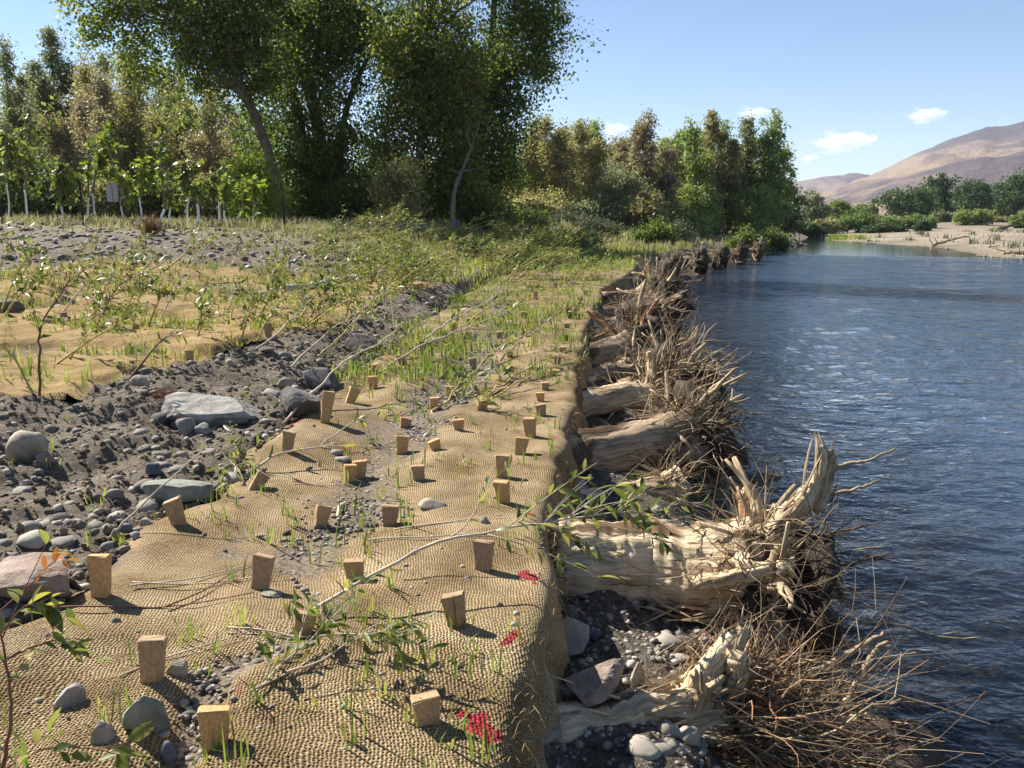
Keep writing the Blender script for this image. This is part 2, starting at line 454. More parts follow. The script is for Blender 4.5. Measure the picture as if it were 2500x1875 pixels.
# ================================================================== THE SETTING
def axis(dense_lo, dense_hi, step, lo, hi, g=1.06, g2=None):
    a = list(np.arange(dense_lo, dense_hi + 1e-6, step))
    s = step
    while a[-1] < hi:
        s *= g; a.append(a[-1] + s)
    s = step; b = [a[0]]
    while b[-1] > lo:
        s *= (g2 or g); b.append(b[-1] - s)
    return np.array(b[1:][::-1] + a)
def grid_faces(ny, nx):
    i, j = np.meshgrid(np.arange(ny-1), np.arange(nx-1), indexing='ij')
    a = (i*nx + j).ravel()
    return np.stack([a, a+1, a+nx+1, a+nx], -1)
def compact(V, F, attrs):
    used = np.zeros(len(V), bool); used[F.ravel()] = True
    m = np.cumsum(used) - 1
    return V[used], m[F], {k: (d, v[used]) for k, (d, v) in attrs.items()}
# ---- ground sheet
gx = axis(-4.4, 2.4, .042, -7000, 7000, 1.07)
gy = np.concatenate([np.arange(-3, 2.2, .25), axis(2.2, 9, .034, 9, 9000, 1.022)]) if False else None
_a = list(np.arange(-4, 2.2, .3)) + list(np.arange(2.2, 8, .04)); _s = .04
while _a[-1] < 9000:
    _s *= 1.028 if _a[-1] < 60 else 1.13
    _a.append(_a[-1] + _s)
gy = np.array([-7000, -2000, -500, -120, -40, -15] + _a)
X, Y = np.meshgrid(gx, gy)
Z = macro(X, Y)
ml = in_low(X, Y); mu = in_up(X + 0.05, Y - 0.02)
onmat = (ml | mu).astype(float)
XE, XS, XR, XU = xe(Y), xs(Y), xr(Y), xu(Y)
shelf = sstep(0.0, .1, X - XE) * (1 - sstep(-.1, .2, X - XS))
Z = Z + ground_extra(X, Y) - 0.07 * onmat
dl = XU - X
field = sstep(19, 25, Y + 0.05 * dl + 1.2 * vnoise(X * .4, Y * .4, s=115)) * (X < XE)
green = sstep(24, 32, Y) * (1 - sstep(2, 10, dl)) * (X < XE)
barw = sstep(.2, .6, (X - XS) / np.maximum(XR - XS, 1)) * (1 - sstep(110, 150, Y))
far = sstep(130, 190, Y) + (Y < -12)
grass = np.clip(field + far, 0, 1)
zone = np.stack([np.clip(1 - grass - barw - shelf, 0, 1), grass, np.clip(barw, 0, 1)], -1).reshape(-1, 3)
zone2 = np.stack([green, shelf, sstep(WATER + .05, WATER - .05, Z)], -1).reshape(-1, 3)
def ground_mat():
    m, nt, b = mat_base('ground_soil', .95, .15); k = NT(nt)
    p = k.pos()
    z = k.n('SeparateXYZ'); k.l(k.attr('zone', 'Vector'), z.inputs[0])
    z2 = k.n('SeparateXYZ'); k.l(k.attr('zone2', 'Vector'), z2.inputs[0])
    n1, n2, n3 = k.noise(p, 1.7, 4), k.noise(p, 16, 6, .72), k.noise(p, 70, 3, .75)
    vor = k.n('TexVoronoi', feature='F1'); vor.inputs['Scale'].default_value = 22; k.l(p, vor.inputs['Vector'])
    vc = k.n('SeparateColor'); k.l(vor.outputs['Color'], vc.inputs[0])
    f = k.math('ADD', k.math('MULTIPLY', n1, .45), k.math('MULTIPLY', n2, .55))
    dirt = k.ramp(f, [(.3, (.085, .066, .047)), (.5, (.205, .165, .118)), (.68, (.35, .29, .215))])
    stones = k.ramp(vc.outputs[0], [(0, (.14, .125, .105)), (.5, (.28, .255, .215)), (1, (.46, .425, .37))])
    gravel = k.mix(k.math('GREATER_THAN', .55, vor.outputs['Distance']), (.07, .054, .038), stones)
    gm = k.ramp(k.noise(p, .9, 3), [(.42, (0, 0, 0)), (.62, (1, 1, 1))])
    c = k.mix(k.math('MULTIPLY', gm, .22), dirt, gravel)
    gn = k.noise(p, .35, 4)
    dry = k.ramp(k.math('ADD', k.math('MULTIPLY', gn, .6), k.math('MULTIPLY', n2, .4)), [(.3, (.17, .15, .08)), (.5, (.27, .235, .125)), (.7, (.36, .32, .19))])
    grn = k.ramp(n2, [(.3, (.09, .105, .03)), (.7, (.22, .21, .06))])
    dry = k.mix(z2.outputs[0], dry, grn)
    c = k.mix(z.outputs[1], c, dry)
    bs = k.noise(k.mapv(p, (1, 1, 1)), .13, 4); bst = k.noise(p, 2.3, 5, .75)
    barc = k.ramp(k.math('ADD', k.math('MULTIPLY', bs, .5), k.math('MULTIPLY', bst, .5)), [(.32, (.15, .12, .085)), (.5, (.27, .22, .155)), (.66, (.38, .325, .245))])
    c = k.mix(z.outputs[2], c, barc)
    sh = k.ramp(k.math('ADD', k.math('MULTIPLY', n2, .7), k.math('MULTIPLY', n3, .3)), [(.36, (.055, .043, .031)), (.5, (.14, .113, .083)), (.64, (.27, .228, .175))])
    c = k.mix(z2.outputs[1], c, sh)
    bedc = k.ramp(vc.outputs[0], [(0, (.035, .028, .016)), (1, (.13, .10, .06))])
    c = k.mix(z2.outputs[2], c, bedc)
    k.l(c, b.inputs['Base Color'])
    h = k.math('ADD', k.math('MULTIPLY', n2, .6), k.math('MULTIPLY', n3, .35))
    k.l(k.bump(h, 1.0, .09), b.inputs['Normal'])
    return m
add('ground', new_mesh('ground', np.stack([X, Y, Z], -1).reshape(-1, 3), grid_faces(len(gy), len(gx)), ground_mat(), True,
    {'zone': ('POINT', zone), 'zone2': ('POINT', zone2)}), kind='structure')

# ---- water
wx = axis(.3, 9, .06, .2, 75, 1.035); wy = np.array(list(np.arange(-4, 2.4, .4)) + list(axis(2.4, 12, .06, 3, 185, 1.022)))
wy = np.unique(wy)
X, Y = np.meshgrid(wx, wy)
calm = sstep(0, 5, Y - (61 - 0.42 * (X - 9)) + 1.5 * vnoise(X * .12, Y * .3, s=5))
riff = np.exp(-((Y - (54 - 0.40 * (X - 9))) / 7.0) ** 2) * sstep(9, 22, X)
fade = 1 / (1 + (Y / 30) ** 2)
cr, sr = math.cos(.30), math.sin(.30)
U, Vv = X * cr + Y * sr, -X * sr + Y * cr
amp = 0.012 / (1 + (Y / 20) ** 2) * (1 - .9 * calm) * (1 + .8 * riff)
Zw = amp * 1.5 * (1.3 * (.5 - np.abs(vnoise(U * 1.5, Vv * 2.3, s=201))) + .8 * (.5 - np.abs(vnoise(U * 2.9, Vv * 4.4, s=203))) + .5 * vnoise(U * 1.1, Vv * 1.9, s=209) + .3 * vnoise(U * 6.5, Vv * 9, s=207) * fade) + 0.012 * vnoise(U * .5, Vv * .9, s=205) * (1 - calm)
depth = WATER - macro(X, Y)
def water_mat():
    m, nt, _b = mat_base('river_water'); k = NT(nt); nt.nodes.remove(_b)
    p = k.pos(); w = k.n('SeparateXYZ'); k.l(k.attr('wat', 'Vector'), w.inputs[0])
    mp = k.mapv(p, (1, 1.5, 1), (0, 0, -.30))
    h = k.math('ADD', k.math('ADD', k.math('MULTIPLY', k.noise(mp, 1.1, 2, .5, .3), 1.6), k.math('MULTIPLY', k.noise(mp, 3.4, 3, .55, .4), .9)), k.math('MULTIPLY', k.noise(mp, 12, 2, .5), .2))
    big = k.noise(k.mapv(p, (1, 2.5, 1), (0, 0, -.25)), .35, 2)
    yy = k.n('SeparateXYZ'); k.l(p, yy.inputs[0])
    dist = k.math('ADD', .9, k.math('MULTIPLY', k.math('DIVIDE', yy.outputs[1], 30.0, clamp=True), 1.6))
    stg = k.math('MULTIPLY', dist, k.math('MULTIPLY', k.math('SUBTRACT', 1.0, k.math('MULTIPLY', w.outputs[0], .95)), k.math('ADD', .68, k.math('MULTIPLY', big, .25))))
    nb = k.bump(h, stg, .052)
    fr = k.n('Fresnel'); fr.inputs['IOR'].default_value = 1.33; k.l(nb, fr.inputs['Normal'])
    gl = k.n('BsdfGlossy'); gl.inputs['Roughness'].default_value = .035; gl.inputs['Color'].default_value = (1, 1, 1, 1); k.l(nb, gl.inputs['Normal'])
    tr = k.n('BsdfTransparent'); tr.inputs['Color'].default_value = (.55, .52, .42, 1)
    df = k.n('BsdfDiffuse'); df.inputs['Color'].default_value = (.032, .052, .080, 1); k.l(nb, df.inputs['Normal'])
    dp = k.ramp(w.outputs[1], [(0, (0, 0, 0)), (.75, (1, 1, 1))])
    mx = k.n('MixShader'); k.l(dp, mx.inputs[0]); k.l(tr.outputs[0], mx.inputs[1]); k.l(df.outputs[0], mx.inputs[2])
    m2 = k.n('MixShader'); k.l(fr.outputs[0], m2.inputs[0]); k.l(mx.outputs[0], m2.inputs[1]); k.l(gl.outputs[0], m2.inputs[2])
    k.l(m2.outputs[0], nt.nodes['Material Output'].inputs['Surface'])
    return m
wat = np.stack([np.clip(calm, 0, 1), np.clip(depth / .9, 0, 1), riff], -1).reshape(-1, 3)
add('river', new_mesh('river', np.stack([X, Y, WATER + Zw], -1).reshape(-1, 3), grid_faces(len(wy), len(wx)), water_mat(), True, {'wat': ('POINT', wat)}), kind='structure')

# ---- hills
def hill_mat():
    m, nt, b = mat_base('hill_grass', .95, .1); k = NT(nt)
    p = k.pos()
    n = k.noise(k.mapv(p, (.007, .0035, .015), (0, .45, 0)), 1.0, 6, .65, .5)
    n2 = k.noise(p, .02, 5, .7); n3 = k.noise(p, .09, 3, .7)
    at = k.attr('rock')
    f = k.math('ADD', k.math('ADD', k.math('MULTIPLY', n, .75), k.math('MULTIPLY', n2, .25)), k.math('MULTIPLY', at, .62))
    c = k.ramp(f, [(.42, (.215, .155, .105)), (.50, (.15, .11, .088)), (.56, (.08, .062, .064)), (.76, (.05, .041, .048))])
    c = k.mix(k.math('MULTIPLY', n3, .35), c, (.13, .095, .07))
    k.l(c, b.inputs['Base Color']); k.l(k.bump(k.math('ADD', n2, k.math('MULTIPLY', n3, .4)), .8, 14), b.inputs['Normal'])
    return m
M['hill'] = hill_mat()
def hill(name, prof, D0, D1, nth, nr, seed, rough):
    """prof: (px, py) skyline seen from the bank; the slope climbs from distance D0 to the crest at D1 and drops behind"""
    pr = np.array(prof, float)
    px = np.linspace(pr[0, 0], pr[-1, 0], nth)
    py = np.interp(px, pr[:, 0], pr[:, 1])
    d = np.array([ray(a, b_) for a, b_ in zip(px, py)])
    hd = np.hypot(d[:, 0], d[:, 1]); el = d[:, 2] / hd; ux, uy = d[:, 0] / hd, d[:, 1] / hd
    t = np.linspace(0, 1.45, nr)
    D = D0 + (D1 - D0) * t
    DD, EL = np.meshgrid(D, el, indexing='ij')
    TT = (DD - D0) / (D1 - D0)
    Xh, Yh = DD * ux[None], DD * uy[None]
    crest = CAMZ + D1 * EL
    shape = np.where(TT <= 1, TT ** 1.25 * (1.25 - .25 * TT) / 1.0, 1 - .6 * (TT - 1) ** 1.0)
    spur = fbm(Xh / 420 + .35 * Yh / 420, Yh / 700, o=4, s=seed)
    rid = 1 - np.abs(fbm(Xh / 300 + .5 * Yh / 300, Yh / 800, o=3, s=seed + 5))
    env = np.sin(np.pi * np.clip(TT, 0, 1)) ** .8
    Zh = crest * shape + rough * env * (spur * .6 + (rid - .5) * .8) + .10 * rough * fbm(Xh / 60, Yh / 60, o=3, s=seed + 9) * np.clip(TT * 3, 0, 1)
    Zh[0] = -5
    rock = np.clip((Zh / np.maximum(crest.max(), 1)) * 1.0 + .35 * fbm(Xh / 260 + .6 * Yh / 260, Yh / 600, o=3, s=seed + 21) - .35, -1, 1)
    add(name, new_mesh(name, np.stack([Xh, Yh, Zh], -1).reshape(-1, 3), grid_faces(nr, nth), M['hill'], True, {'rock': ('POINT', rock.ravel())}), kind='structure')
hill('mountain', [(1880, 520), (2000, 476), (2070, 452), (2110, 436), (2168, 413), (2230, 375), (2267, 360), (2306, 347), (2344, 334), (2402, 315), (2441, 313), (2500, 298), (2700, 285), (3000, 285), (3300, 330), (3800, 420)], 1050, 2600, 320, 100, 300, 60)
hill('hills', [(900, 500), (1250, 400), (1400, 356), (1480, 352), (1560, 380), (1700, 425), (1850, 452), (1957, 446), (2010, 437), (2067, 431), (2120, 436), (2250, 455), (2400, 470), (2600, 500)], 1900, 3600, 260, 70, 330, 70)

# ================================================================== COIR MATS
PITCHW = .013
def weave_h(u, v):
    a, b_ = u / PITCHW, v / PITCHW
    fa, fb = a - np.floor(a) - .5, b_ - np.floor(b_) - .5
    wa = np.clip(1 - (fa / .34) ** 2, 0, 1); wb = np.clip(1 - (fb / .30) ** 2, 0, 1)
    i, j = np.floor(a), np.floor(b_)
    h1 = np.sqrt(wa) * (.86 + .14 * np.cos(np.pi * (b_ + i)))
    h2 = np.sqrt(wb) * (.80 - .14 * np.cos(np.pi * (a + j)))
    return np.maximum(h1, h2)
def coir_mat(name, tones, soil, bump, wrinkle=.6):
    m, nt, b = mat_base(name, .95, .1); k = NT(nt)
    uv = k.attr('weave', 'Vector'); s = k.n('SeparateXYZ'); k.l(uv, s.inputs[0])
    a = k.math('DIVIDE', s.outputs[0], PITCHW); c_ = k.math('DIVIDE', s.outputs[1], PITCHW)
    fa = k.math('SUBTRACT', k.math('FRACT', a), .5); fb = k.math('SUBTRACT', k.math('FRACT', c_), .5)
    def prof(f, w):
        q = k.math('DIVIDE', f, w); return k.math('SUBTRACT', 1.0, k.math('MULTIPLY', q, q), clamp=True)
    wa, wb = prof(fa, .34), prof(fb, .30)
    ca = k.math('COSINE', k.math('MULTIPLY', math.pi, k.math('ADD', c_, k.math('FLOOR', a))))
    cb = k.math('COSINE', k.math('MULTIPLY', math.pi, k.math('ADD', a, k.math('FLOOR', c_))))
    h1 = k.math('MULTIPLY', k.math('SQRT', wa), k.math('ADD', .86, k.math('MULTIPLY', .14, ca)))
    h2 = k.math('MULTIPLY', k.math('SQRT', wb), k.math('SUBTRACT', .80, k.math('MULTIPLY', .14, cb)))
    h = k.math('MAXIMUM', h1, h2)
    p = k.pos()
    n1, n2, n3 = k.noise(p, 2.2, 4), k.noise(p, 55, 3, .7), k.noise(p, 260, 2, .6)
    f = k.math('ADD', k.math('MULTIPLY', n1, .5), k.math('ADD', k.math('MULTIPLY', n2, .3), k.math('MULTIPLY', n3, .2)))
    c = k.ramp(f, [(.40, tones[0]), (.5, tones[1]), (.60, tones[2])])
    hole = k.ramp(k.math('ADD', h, k.math('MULTIPLY', k.math('SUBTRACT', n2, .5), .5)), [(.08, (1, 1, 1)), (.45, (0, 0, 0))])
    c = k.mix(k.math('MULTIPLY', hole, .85), c, soil)
    # soil washed over the mat
    sm = k.ramp(k.math('ADD', k.attr('dirt'), k.math('MULTIPLY', k.math('SUBTRACT', n2, .5), .7)), [(.42, (0, 0, 0)), (.60, (1, 1, 1))])
    dirt = k.ramp(n2, [(.35, (.075, .056, .038)), (.65, (.25, .195, .135))])
    c = k.mix(sm, c, dirt)
    # red spray paint
    pm = k.ramp(k.math('ADD', k.attr('paint'), k.math('MULTIPLY', k.math('SUBTRACT', n2, .5), .6)), [(.42, (0, 0, 0)), (.6, (1, 1, 1))])
    pm = k.math('MULTIPLY', pm, k.math('SUBTRACT', 1.0, k.math('MULTIPLY', hole, .8)))
    c = k.mix(k.math('MULTIPLY', pm, .9), c, (.30, .012, .032))
    k.l(c, b.inputs['Base Color'])
    hh = k.math('ADD', k.math('ADD', k.math('MULTIPLY', h, k.math('SUBTRACT', 1.0, sm)), k.math('MULTIPLY', n3, .5)), k.math('MULTIPLY', k.noise(p, 9, 4, .6), wrinkle))
    k.l(k.bump(hh, bump, .010), b.inputs['Normal'])
    M[name] = m
coir_mat('coir', ((.16, .108, .052), (.295, .208, .108), (.44, .33, .19)), (.036, .024, .014), .8)
coir_mat('coir_orange', ((.27, .175, .072), (.42, .285, .125), (.53, .385, .19)), (.13, .085, .04), 1.0, 5.0)
_m, _nt, _b = mat_base('coir_fibre', .9, .1); _k = NT(_nt); _k.l(_k.ramp(_k.noise(_k.pos(), 30, 2), [(.3, (.22, .13, .055)), (.7, (.45, .32, .16))]), _b.inputs['Base Color']); M['coir_fibre'] = _m
MARKS = [(1172, 1785, .055, .10, .5, 1.0), (1243, 1568, .028, .10, -.6, .95), (1290, 1412, .042, .08, .35, .95), (1350, 1073, .08, .09, 0, .55), (1290, 1258, .05, .07, .2, .6), (723, 1027, .07, .05, 0, .9), (585, 1690, .025, .06, .3, .5), (1312, 1290, .03, .05, 0, .5)]
_mk = []
def lower_mat():
    RAD = .10
    def sheet(q, y, disp):
        Q, Yq = np.meshgrid(q, y)
        E = xe(Yq) + .05 * vnoise(Yq * 2.2, 0.3, s=150) + .02 * vnoise(Yq * 9, .3, s=151)
        over = np.maximum(Q - E, 0)
        ang = np.clip(over / RAD, 0, math.pi / 2)
        down = np.maximum(over - RAD * math.pi / 2, 0)
        x = np.minimum(Q, E) + RAD * np.sin(ang) + sstep(0, .15, down) * (.05 * np.sin(down * 5) + .05 * vnoise(Yq * 4, down * 5, s=152) + .015 * vnoise(Yq * 13, down * 9, s=153))
        z = macro(np.minimum(Q, E - .01), Yq) - RAD * (1 - np.cos(ang)) - down + .012
        # puckers running out from the stakes
        z = z + .012 * vnoise(x * 5 + Yq * 2, Yq * 4, s=154) * sstep(.1, .5, E - Q)
        lf = Q - xl(Yq)
        z = z - .06 * (1 - sstep(0, .2, lf))
        sp = spill(x, Yq) * sstep(.15, .5, E - Q)
        dirt = np.clip(sp, 0, 1) * .9 + .35 * (1 - sstep(0, .25, lf)) + .75 * np.clip(fbm(x * 2.1, Yq * 2.1, o=3, s=190) - .28, 0, 1) * sstep(.1, .4, E - Q)
        P = np.stack([x, Yq, z], -1)
        wu = Q * math.cos(.12) + Yq * math.sin(.12) + .035 * vnoise(Q * 2.2, Yq * 2.2, s=156) + .007 * vnoise(Q * 17, Yq * 17, s=166) + .003 * vnoise(Q * 60, Yq * 60, s=168)
        wv = -Q * math.sin(.12) + Yq * math.cos(.12) + .035 * vnoise(Q * 2.2 + 9, Yq * 2.2, s=158) + .007 * vnoise(Q * 17, Yq * 17, s=167) + .003 * vnoise(Q * 60, Yq * 60, s=169)
        if disp:
            gy_, gx_ = np.gradient(P, axis=0), np.gradient(P, axis=1)
            N = np.cross(gx_, gy_); N /= np.linalg.norm(N, axis=-1, keepdims=True)
            A = .0046 * sstep(3.2, 2.9, Yq) * (1 - np.clip(dirt * 1.3, 0, .85)) * (1 + .5 * vnoise(Q * 45, Yq * 45, s=159) + .4 * vnoise(Q * 8, Yq * 8, s=157))
            P = P + N * (A * weave_h(wu, wv))[..., None]
        pa = np.zeros_like(x)
        for (c, rx, ry, sh, st) in _mk:
            dx, dy = (P[..., 0] - c[0]), (P[..., 1] - c[1])
            dx = dx + sh * dy
            d = np.hypot(dx / rx, dy / ry) + .45 * vnoise(P[..., 0] * 24, P[..., 1] * 24, s=160)
            pa = np.maximum(pa, st * (1 - sstep(.55, 1.15, d)))
        F = grid_faces(len(y), len(q))
        fq, fy = Q.ravel()[F].mean(1), Yq.ravel()[F].mean(1)
        keep = (fq > xl(fy)) & (fq < xe(fy) + RAD * 1.57 + .36 + .05 * vnoise(fy * 9, .3, s=161))
        at = {'weave': ('POINT', np.stack([wu, wv, 0 * wu], -1).reshape(-1, 3)), 'dirt': ('POINT', dirt.ravel()), 'paint': ('POINT', pa.ravel())}
        return compact(P.reshape(-1, 3), F[keep], at)
    for (px, py, rx, ry, sh, st) in MARKS: _mk.append((hit(px, py), rx, ry, sh, st))
    st = PITCHW / 4
    yy = [3.19]; s = .018
    while yy[-1] < 26: s = min(s * 1.012, .14); yy.append(yy[-1] + s)
    parts = [sheet(np.arange(-2.0, .70, st), np.arange(2.12, 3.2, st), True),
             sheet(np.arange(-2.6, 4.8, .029), np.array(yy), False),
             sheet(np.arange(-2.8, .8, .06), np.arange(-3, 2.14, .07), False)]
    V, F, A, n = [], [], {}, 0
    for v, f, a in parts:
        V.append(v); F.append(f + n); n += len(v)
        for k_, (d, x) in a.items(): A.setdefault(k_, []).append(x)
    o = add('erosion_mat', new_mesh('erosion_mat', np.vstack(V), np.vstack(F), M['coir'], True, {k_: ('POINT', np.concatenate(x)) for k_, x in A.items()}),
        label='tan woven coir mat with red paint marks along the river edge', cat='erosion mat')
    rs = np.random.default_rng(77); mb = MB()
    for i in range(2600):
        y = math.exp(rs.uniform(math.log(2.1), math.log(12))); e = float(xe(y)) + .06; dz = rs.random() ** 1.5 * .45
        p = np.array([e + .03 * rs.normal(), y, topz(e - .2, y) - .03 - dz]); d = np.array([rs.uniform(.1, 1), rs.normal() * .6, rs.normal() * .5 - .1]); l = rs.uniform(.02, .075) * (1 + .06 * y)
        mb.put(*tube(np.array([p, p + d * l * .5, p + d * l + [0, 0, -.3 * l]]), [.0012 + .0002 * y, .001 + .0002 * y, .0005], 3, False))
    v, f, at = mb.get(); add('fringe', new_mesh('fringe', v, f, M['coir_fibre'], False), o, kind='stuff')
lower_mat()
def upper_mat():
    q = np.concatenate([np.arange(-17, -8, .12), np.arange(-8, 1.5, .035)]); yy = [5.8]; s = .03
    while yy[-1] < 19.5: s = min(s * 1.008, .12); yy.append(yy[-1] + s)
    Q, Yq = np.meshgrid(q, np.array(yy))
    E = xu(Yq) + .06 * vnoise(Yq * 2.3, .3, s=170)
    d = E - Q
    z = macro(Q, Yq) + .045 - .06 * (1 - sstep(0, .12, d)) + .03 * vnoise(Q * 2.4, Yq * 3.2, s=172) + .022 * vnoise(Q * 6, Yq * 7, s=174)
    # overlaps between rolls: low folds running away from the river
    for k_, (yy0, sl) in enumerate(((8.6, .22), (11.2, .16), (13.8, .1))):
        f = Yq - (yy0 - sl * (Q + 4) + .25 * vnoise(Q * .9, k_ * 3.1, s=176))
        z = z + .075 * sstep(-.05, .03, f) * (1 - sstep(.3, 1.6, f))
    P = np.stack([Q, Yq, z], -1).reshape(-1, 3)
    F = grid_faces(len(yy), len(q)); c = P[F].mean(1)
    keep = (c[:, 0] < xu(c[:, 1]) + .06 * vnoise(c[:, 1] * 2.3, .3, s=170)) & (c[:, 1] < yfar(c[:, 0])) & (c[:, 1] > 5.9 + .3 * vnoise(c[:, 0], .2, s=178))
    dirt = .9 * np.clip(fbm(Q * .8, Yq * .7, o=3, s=180) - .25, 0, 1) + .5 * (1 - sstep(0, 1.5, yfar(Q) - Yq))
    at = {'weave': ('POINT', P.copy()), 'dirt': ('POINT', dirt.ravel()), 'paint': ('POINT', 0 * dirt.ravel())}
    V, F, at = compact(P, F[keep], at)
    add('erosion_mat', new_mesh('erosion_mat', V, F, M['coir_orange'], True, at), label='orange tan coir mat with sprouting grass on the upper bench, above the dirt strip', cat='erosion mat')
upper_mat()
print('setting', round(time.time() - T0, 1))
# ================================================================== TREES
def leaf_quads(C, size, rs, asp=.62, tri=False):
    """diamond leaves, folded along the midrib as two triangles"""
    n = len(C)
    a = rs.normal(size=(n, 3)); a[:, 2] -= .35; a /= np.linalg.norm(a, axis=1, keepdims=True)
    b = rs.normal(size=(n, 3)); b[:, 2] *= 1.0
    b = np.cross(a, b); b /= np.linalg.norm(b, axis=1, keepdims=True)
    s = size * (.65 + .7 * rs.random((n, 1)))
    w = s * asp * .5
    if tri:
        V = np.stack([C - a * s * .5 + b * w * .9, C + a * s * .5, C - a * s * .35 - b * w], 1).reshape(-1, 3)
        return V, np.arange(n)[:, None] * 3 + np.arange(3)[None]
    V = np.stack([C - a * s * .5, C + b * w, C + a * s * .5, C - b * w], 1).reshape(-1, 3)
    k = np.arange(n)[:, None] * 4
    return V, k + np.arange(4)[None]
def crown(lobes, nclump, per, csize, rs, surf=.5, droop=0, taper=False):
    """lobes: (centre, radii, weight) -> leaf centres, clump ids, clump centres"""
    w = np.array([l[2] for l in lobes]); w = w / w.sum()
    pick = rs.choice(len(lobes), nclump, p=w)
    c = np.array([l[0] for l in lobes])[pick]; r = np.array([l[1] for l in lobes])[pick]
    d = rs.normal(size=(nclump, 3)); d /= np.linalg.norm(d, axis=1, keepdims=True)
    rad = rs.random((nclump, 1)) ** surf * (1 + .30 * np.abs(rs.normal(size=(nclump, 1))) * (rs.random((nclump, 1)) < .5))
    q = d * rad
    if taper: q[:, :2] *= np.where(q[:, 2:] > -.2, 1 - .72 * np.clip(q[:, 2:] + .1, 0, 1), 1)
    K = c + q * r
    n = rs.poisson(per, nclump)
    ids = np.repeat(np.arange(nclump), n)
    e = rs.normal(size=(len(ids), 3)) * csize * (.6 + .8 * rs.random((nclump, 1)))[ids]
    e[:, 2] *= .75
    P = K[ids] + e
    P[:, 2] -= droop * rs.random(len(ids))
    return P, ids, K
def limb(mb, pts, r0, r1, n=6, m=9, wob=.12, seed=1):
    P = smooth_path(pts, m)
    rs = np.random.default_rng(seed)
    P[1:-1] += rs.normal(size=(m-2, 3)) * r0 * .35
    mb.put(*_t4(tube(P, np.linspace(r0, r1, m), n, True, wob, seed)))
def _t4(t): return t
def build_tree(name, label, cat, base, trunks, lobes, mat, bark='bark', nclump=300, per=30, csize=.35, lsize=.10, seed=0, group=None, gap=.5, limbs=14, surf=.5, droop=0, warm=0.0, tri=True, taper=False):
    rs = np.random.default_rng(seed)
    root = thing(name, base, label, cat, group)
    B = np.asarray(base, float)
    tb = MB()
    ends = []
    for (pts, r0, r1) in trunks:
        P = smooth_path([B + np.asarray(p) for p in pts], 16)
        tb.put(*tube(P, np.linspace(r0, r1, 16) * (1 + .5 * np.exp(-np.linspace(0, 16, 16))), 10, True, .18, seed + 3))
        ends.append(P)
    LB = [(B + np.asarray(c), np.asarray(r, float), w) for c, r, w in lobes]
    P, ids, K = crown(LB, nclump, per, csize, rs, surf, droop, taper)
    alltr = np.vstack(ends)
    # limbs from the trunk to a scatter of clumps
    sel = rs.choice(len(K), min(limbs, len(K)), replace=False)
    lm = MB(); v, f, at = tb.get(); trunk = part('trunk', v, f, M[bark], root, True, at)
    for k_ in sel:
        t = K[k_]
        dd = np.linalg.norm((alltr - t) * [1, 1, .8], axis=1) + np.where(alltr[:, 2] > t[2] - .1, 3, 0)
        a = alltr[np.argmin(dd)]
        L = np.linalg.norm(t - a)
        mid = a * .5 + t * .5 + np.array([0, 0, -.06 * L]) + rs.normal(size=3) * .07 * L
        r0 = min(.12, .018 * L + .012) * (lsize / .1) ** .5 * (1.0 if tri else 1.35)
        tq = tube(smooth_path([a, mid, t], 8), np.linspace(r0, .008, 8), 5, False)
        if tri: lm.put(*tq)
        else: part('limb', tq[0], [tq[1]], M[bark], trunk, True, {'grain': ('POINT', tq[3])})
    if tri and sel.size:
        v, f, at = lm.get(); part('limb', v, f, M[bark], trunk, True, at, kind='stuff')
    V, F = leaf_quads(P, lsize, rs, .8 if tri else .7, tri)
    ct = rs.random(len(K))
    tint = np.clip(.25 + .45 * ct[ids] + .28 * rs.normal(size=len(ids)) * .8 + warm, 0, 1)
    part('crown', V, F, M[mat], root, False, {'tint': ('FACE', tint)})
    return root
def at_dist(px, y): 
    x = (px - 1250) / FPX * y / 1.02
    return np.array([x, y, topz(x, y)])
def pxm(y): return FPX * 1.02 / y     # photo pixels per metre at distance y (about)
def zpix(py, y): return aty(1250, py, y)[2]
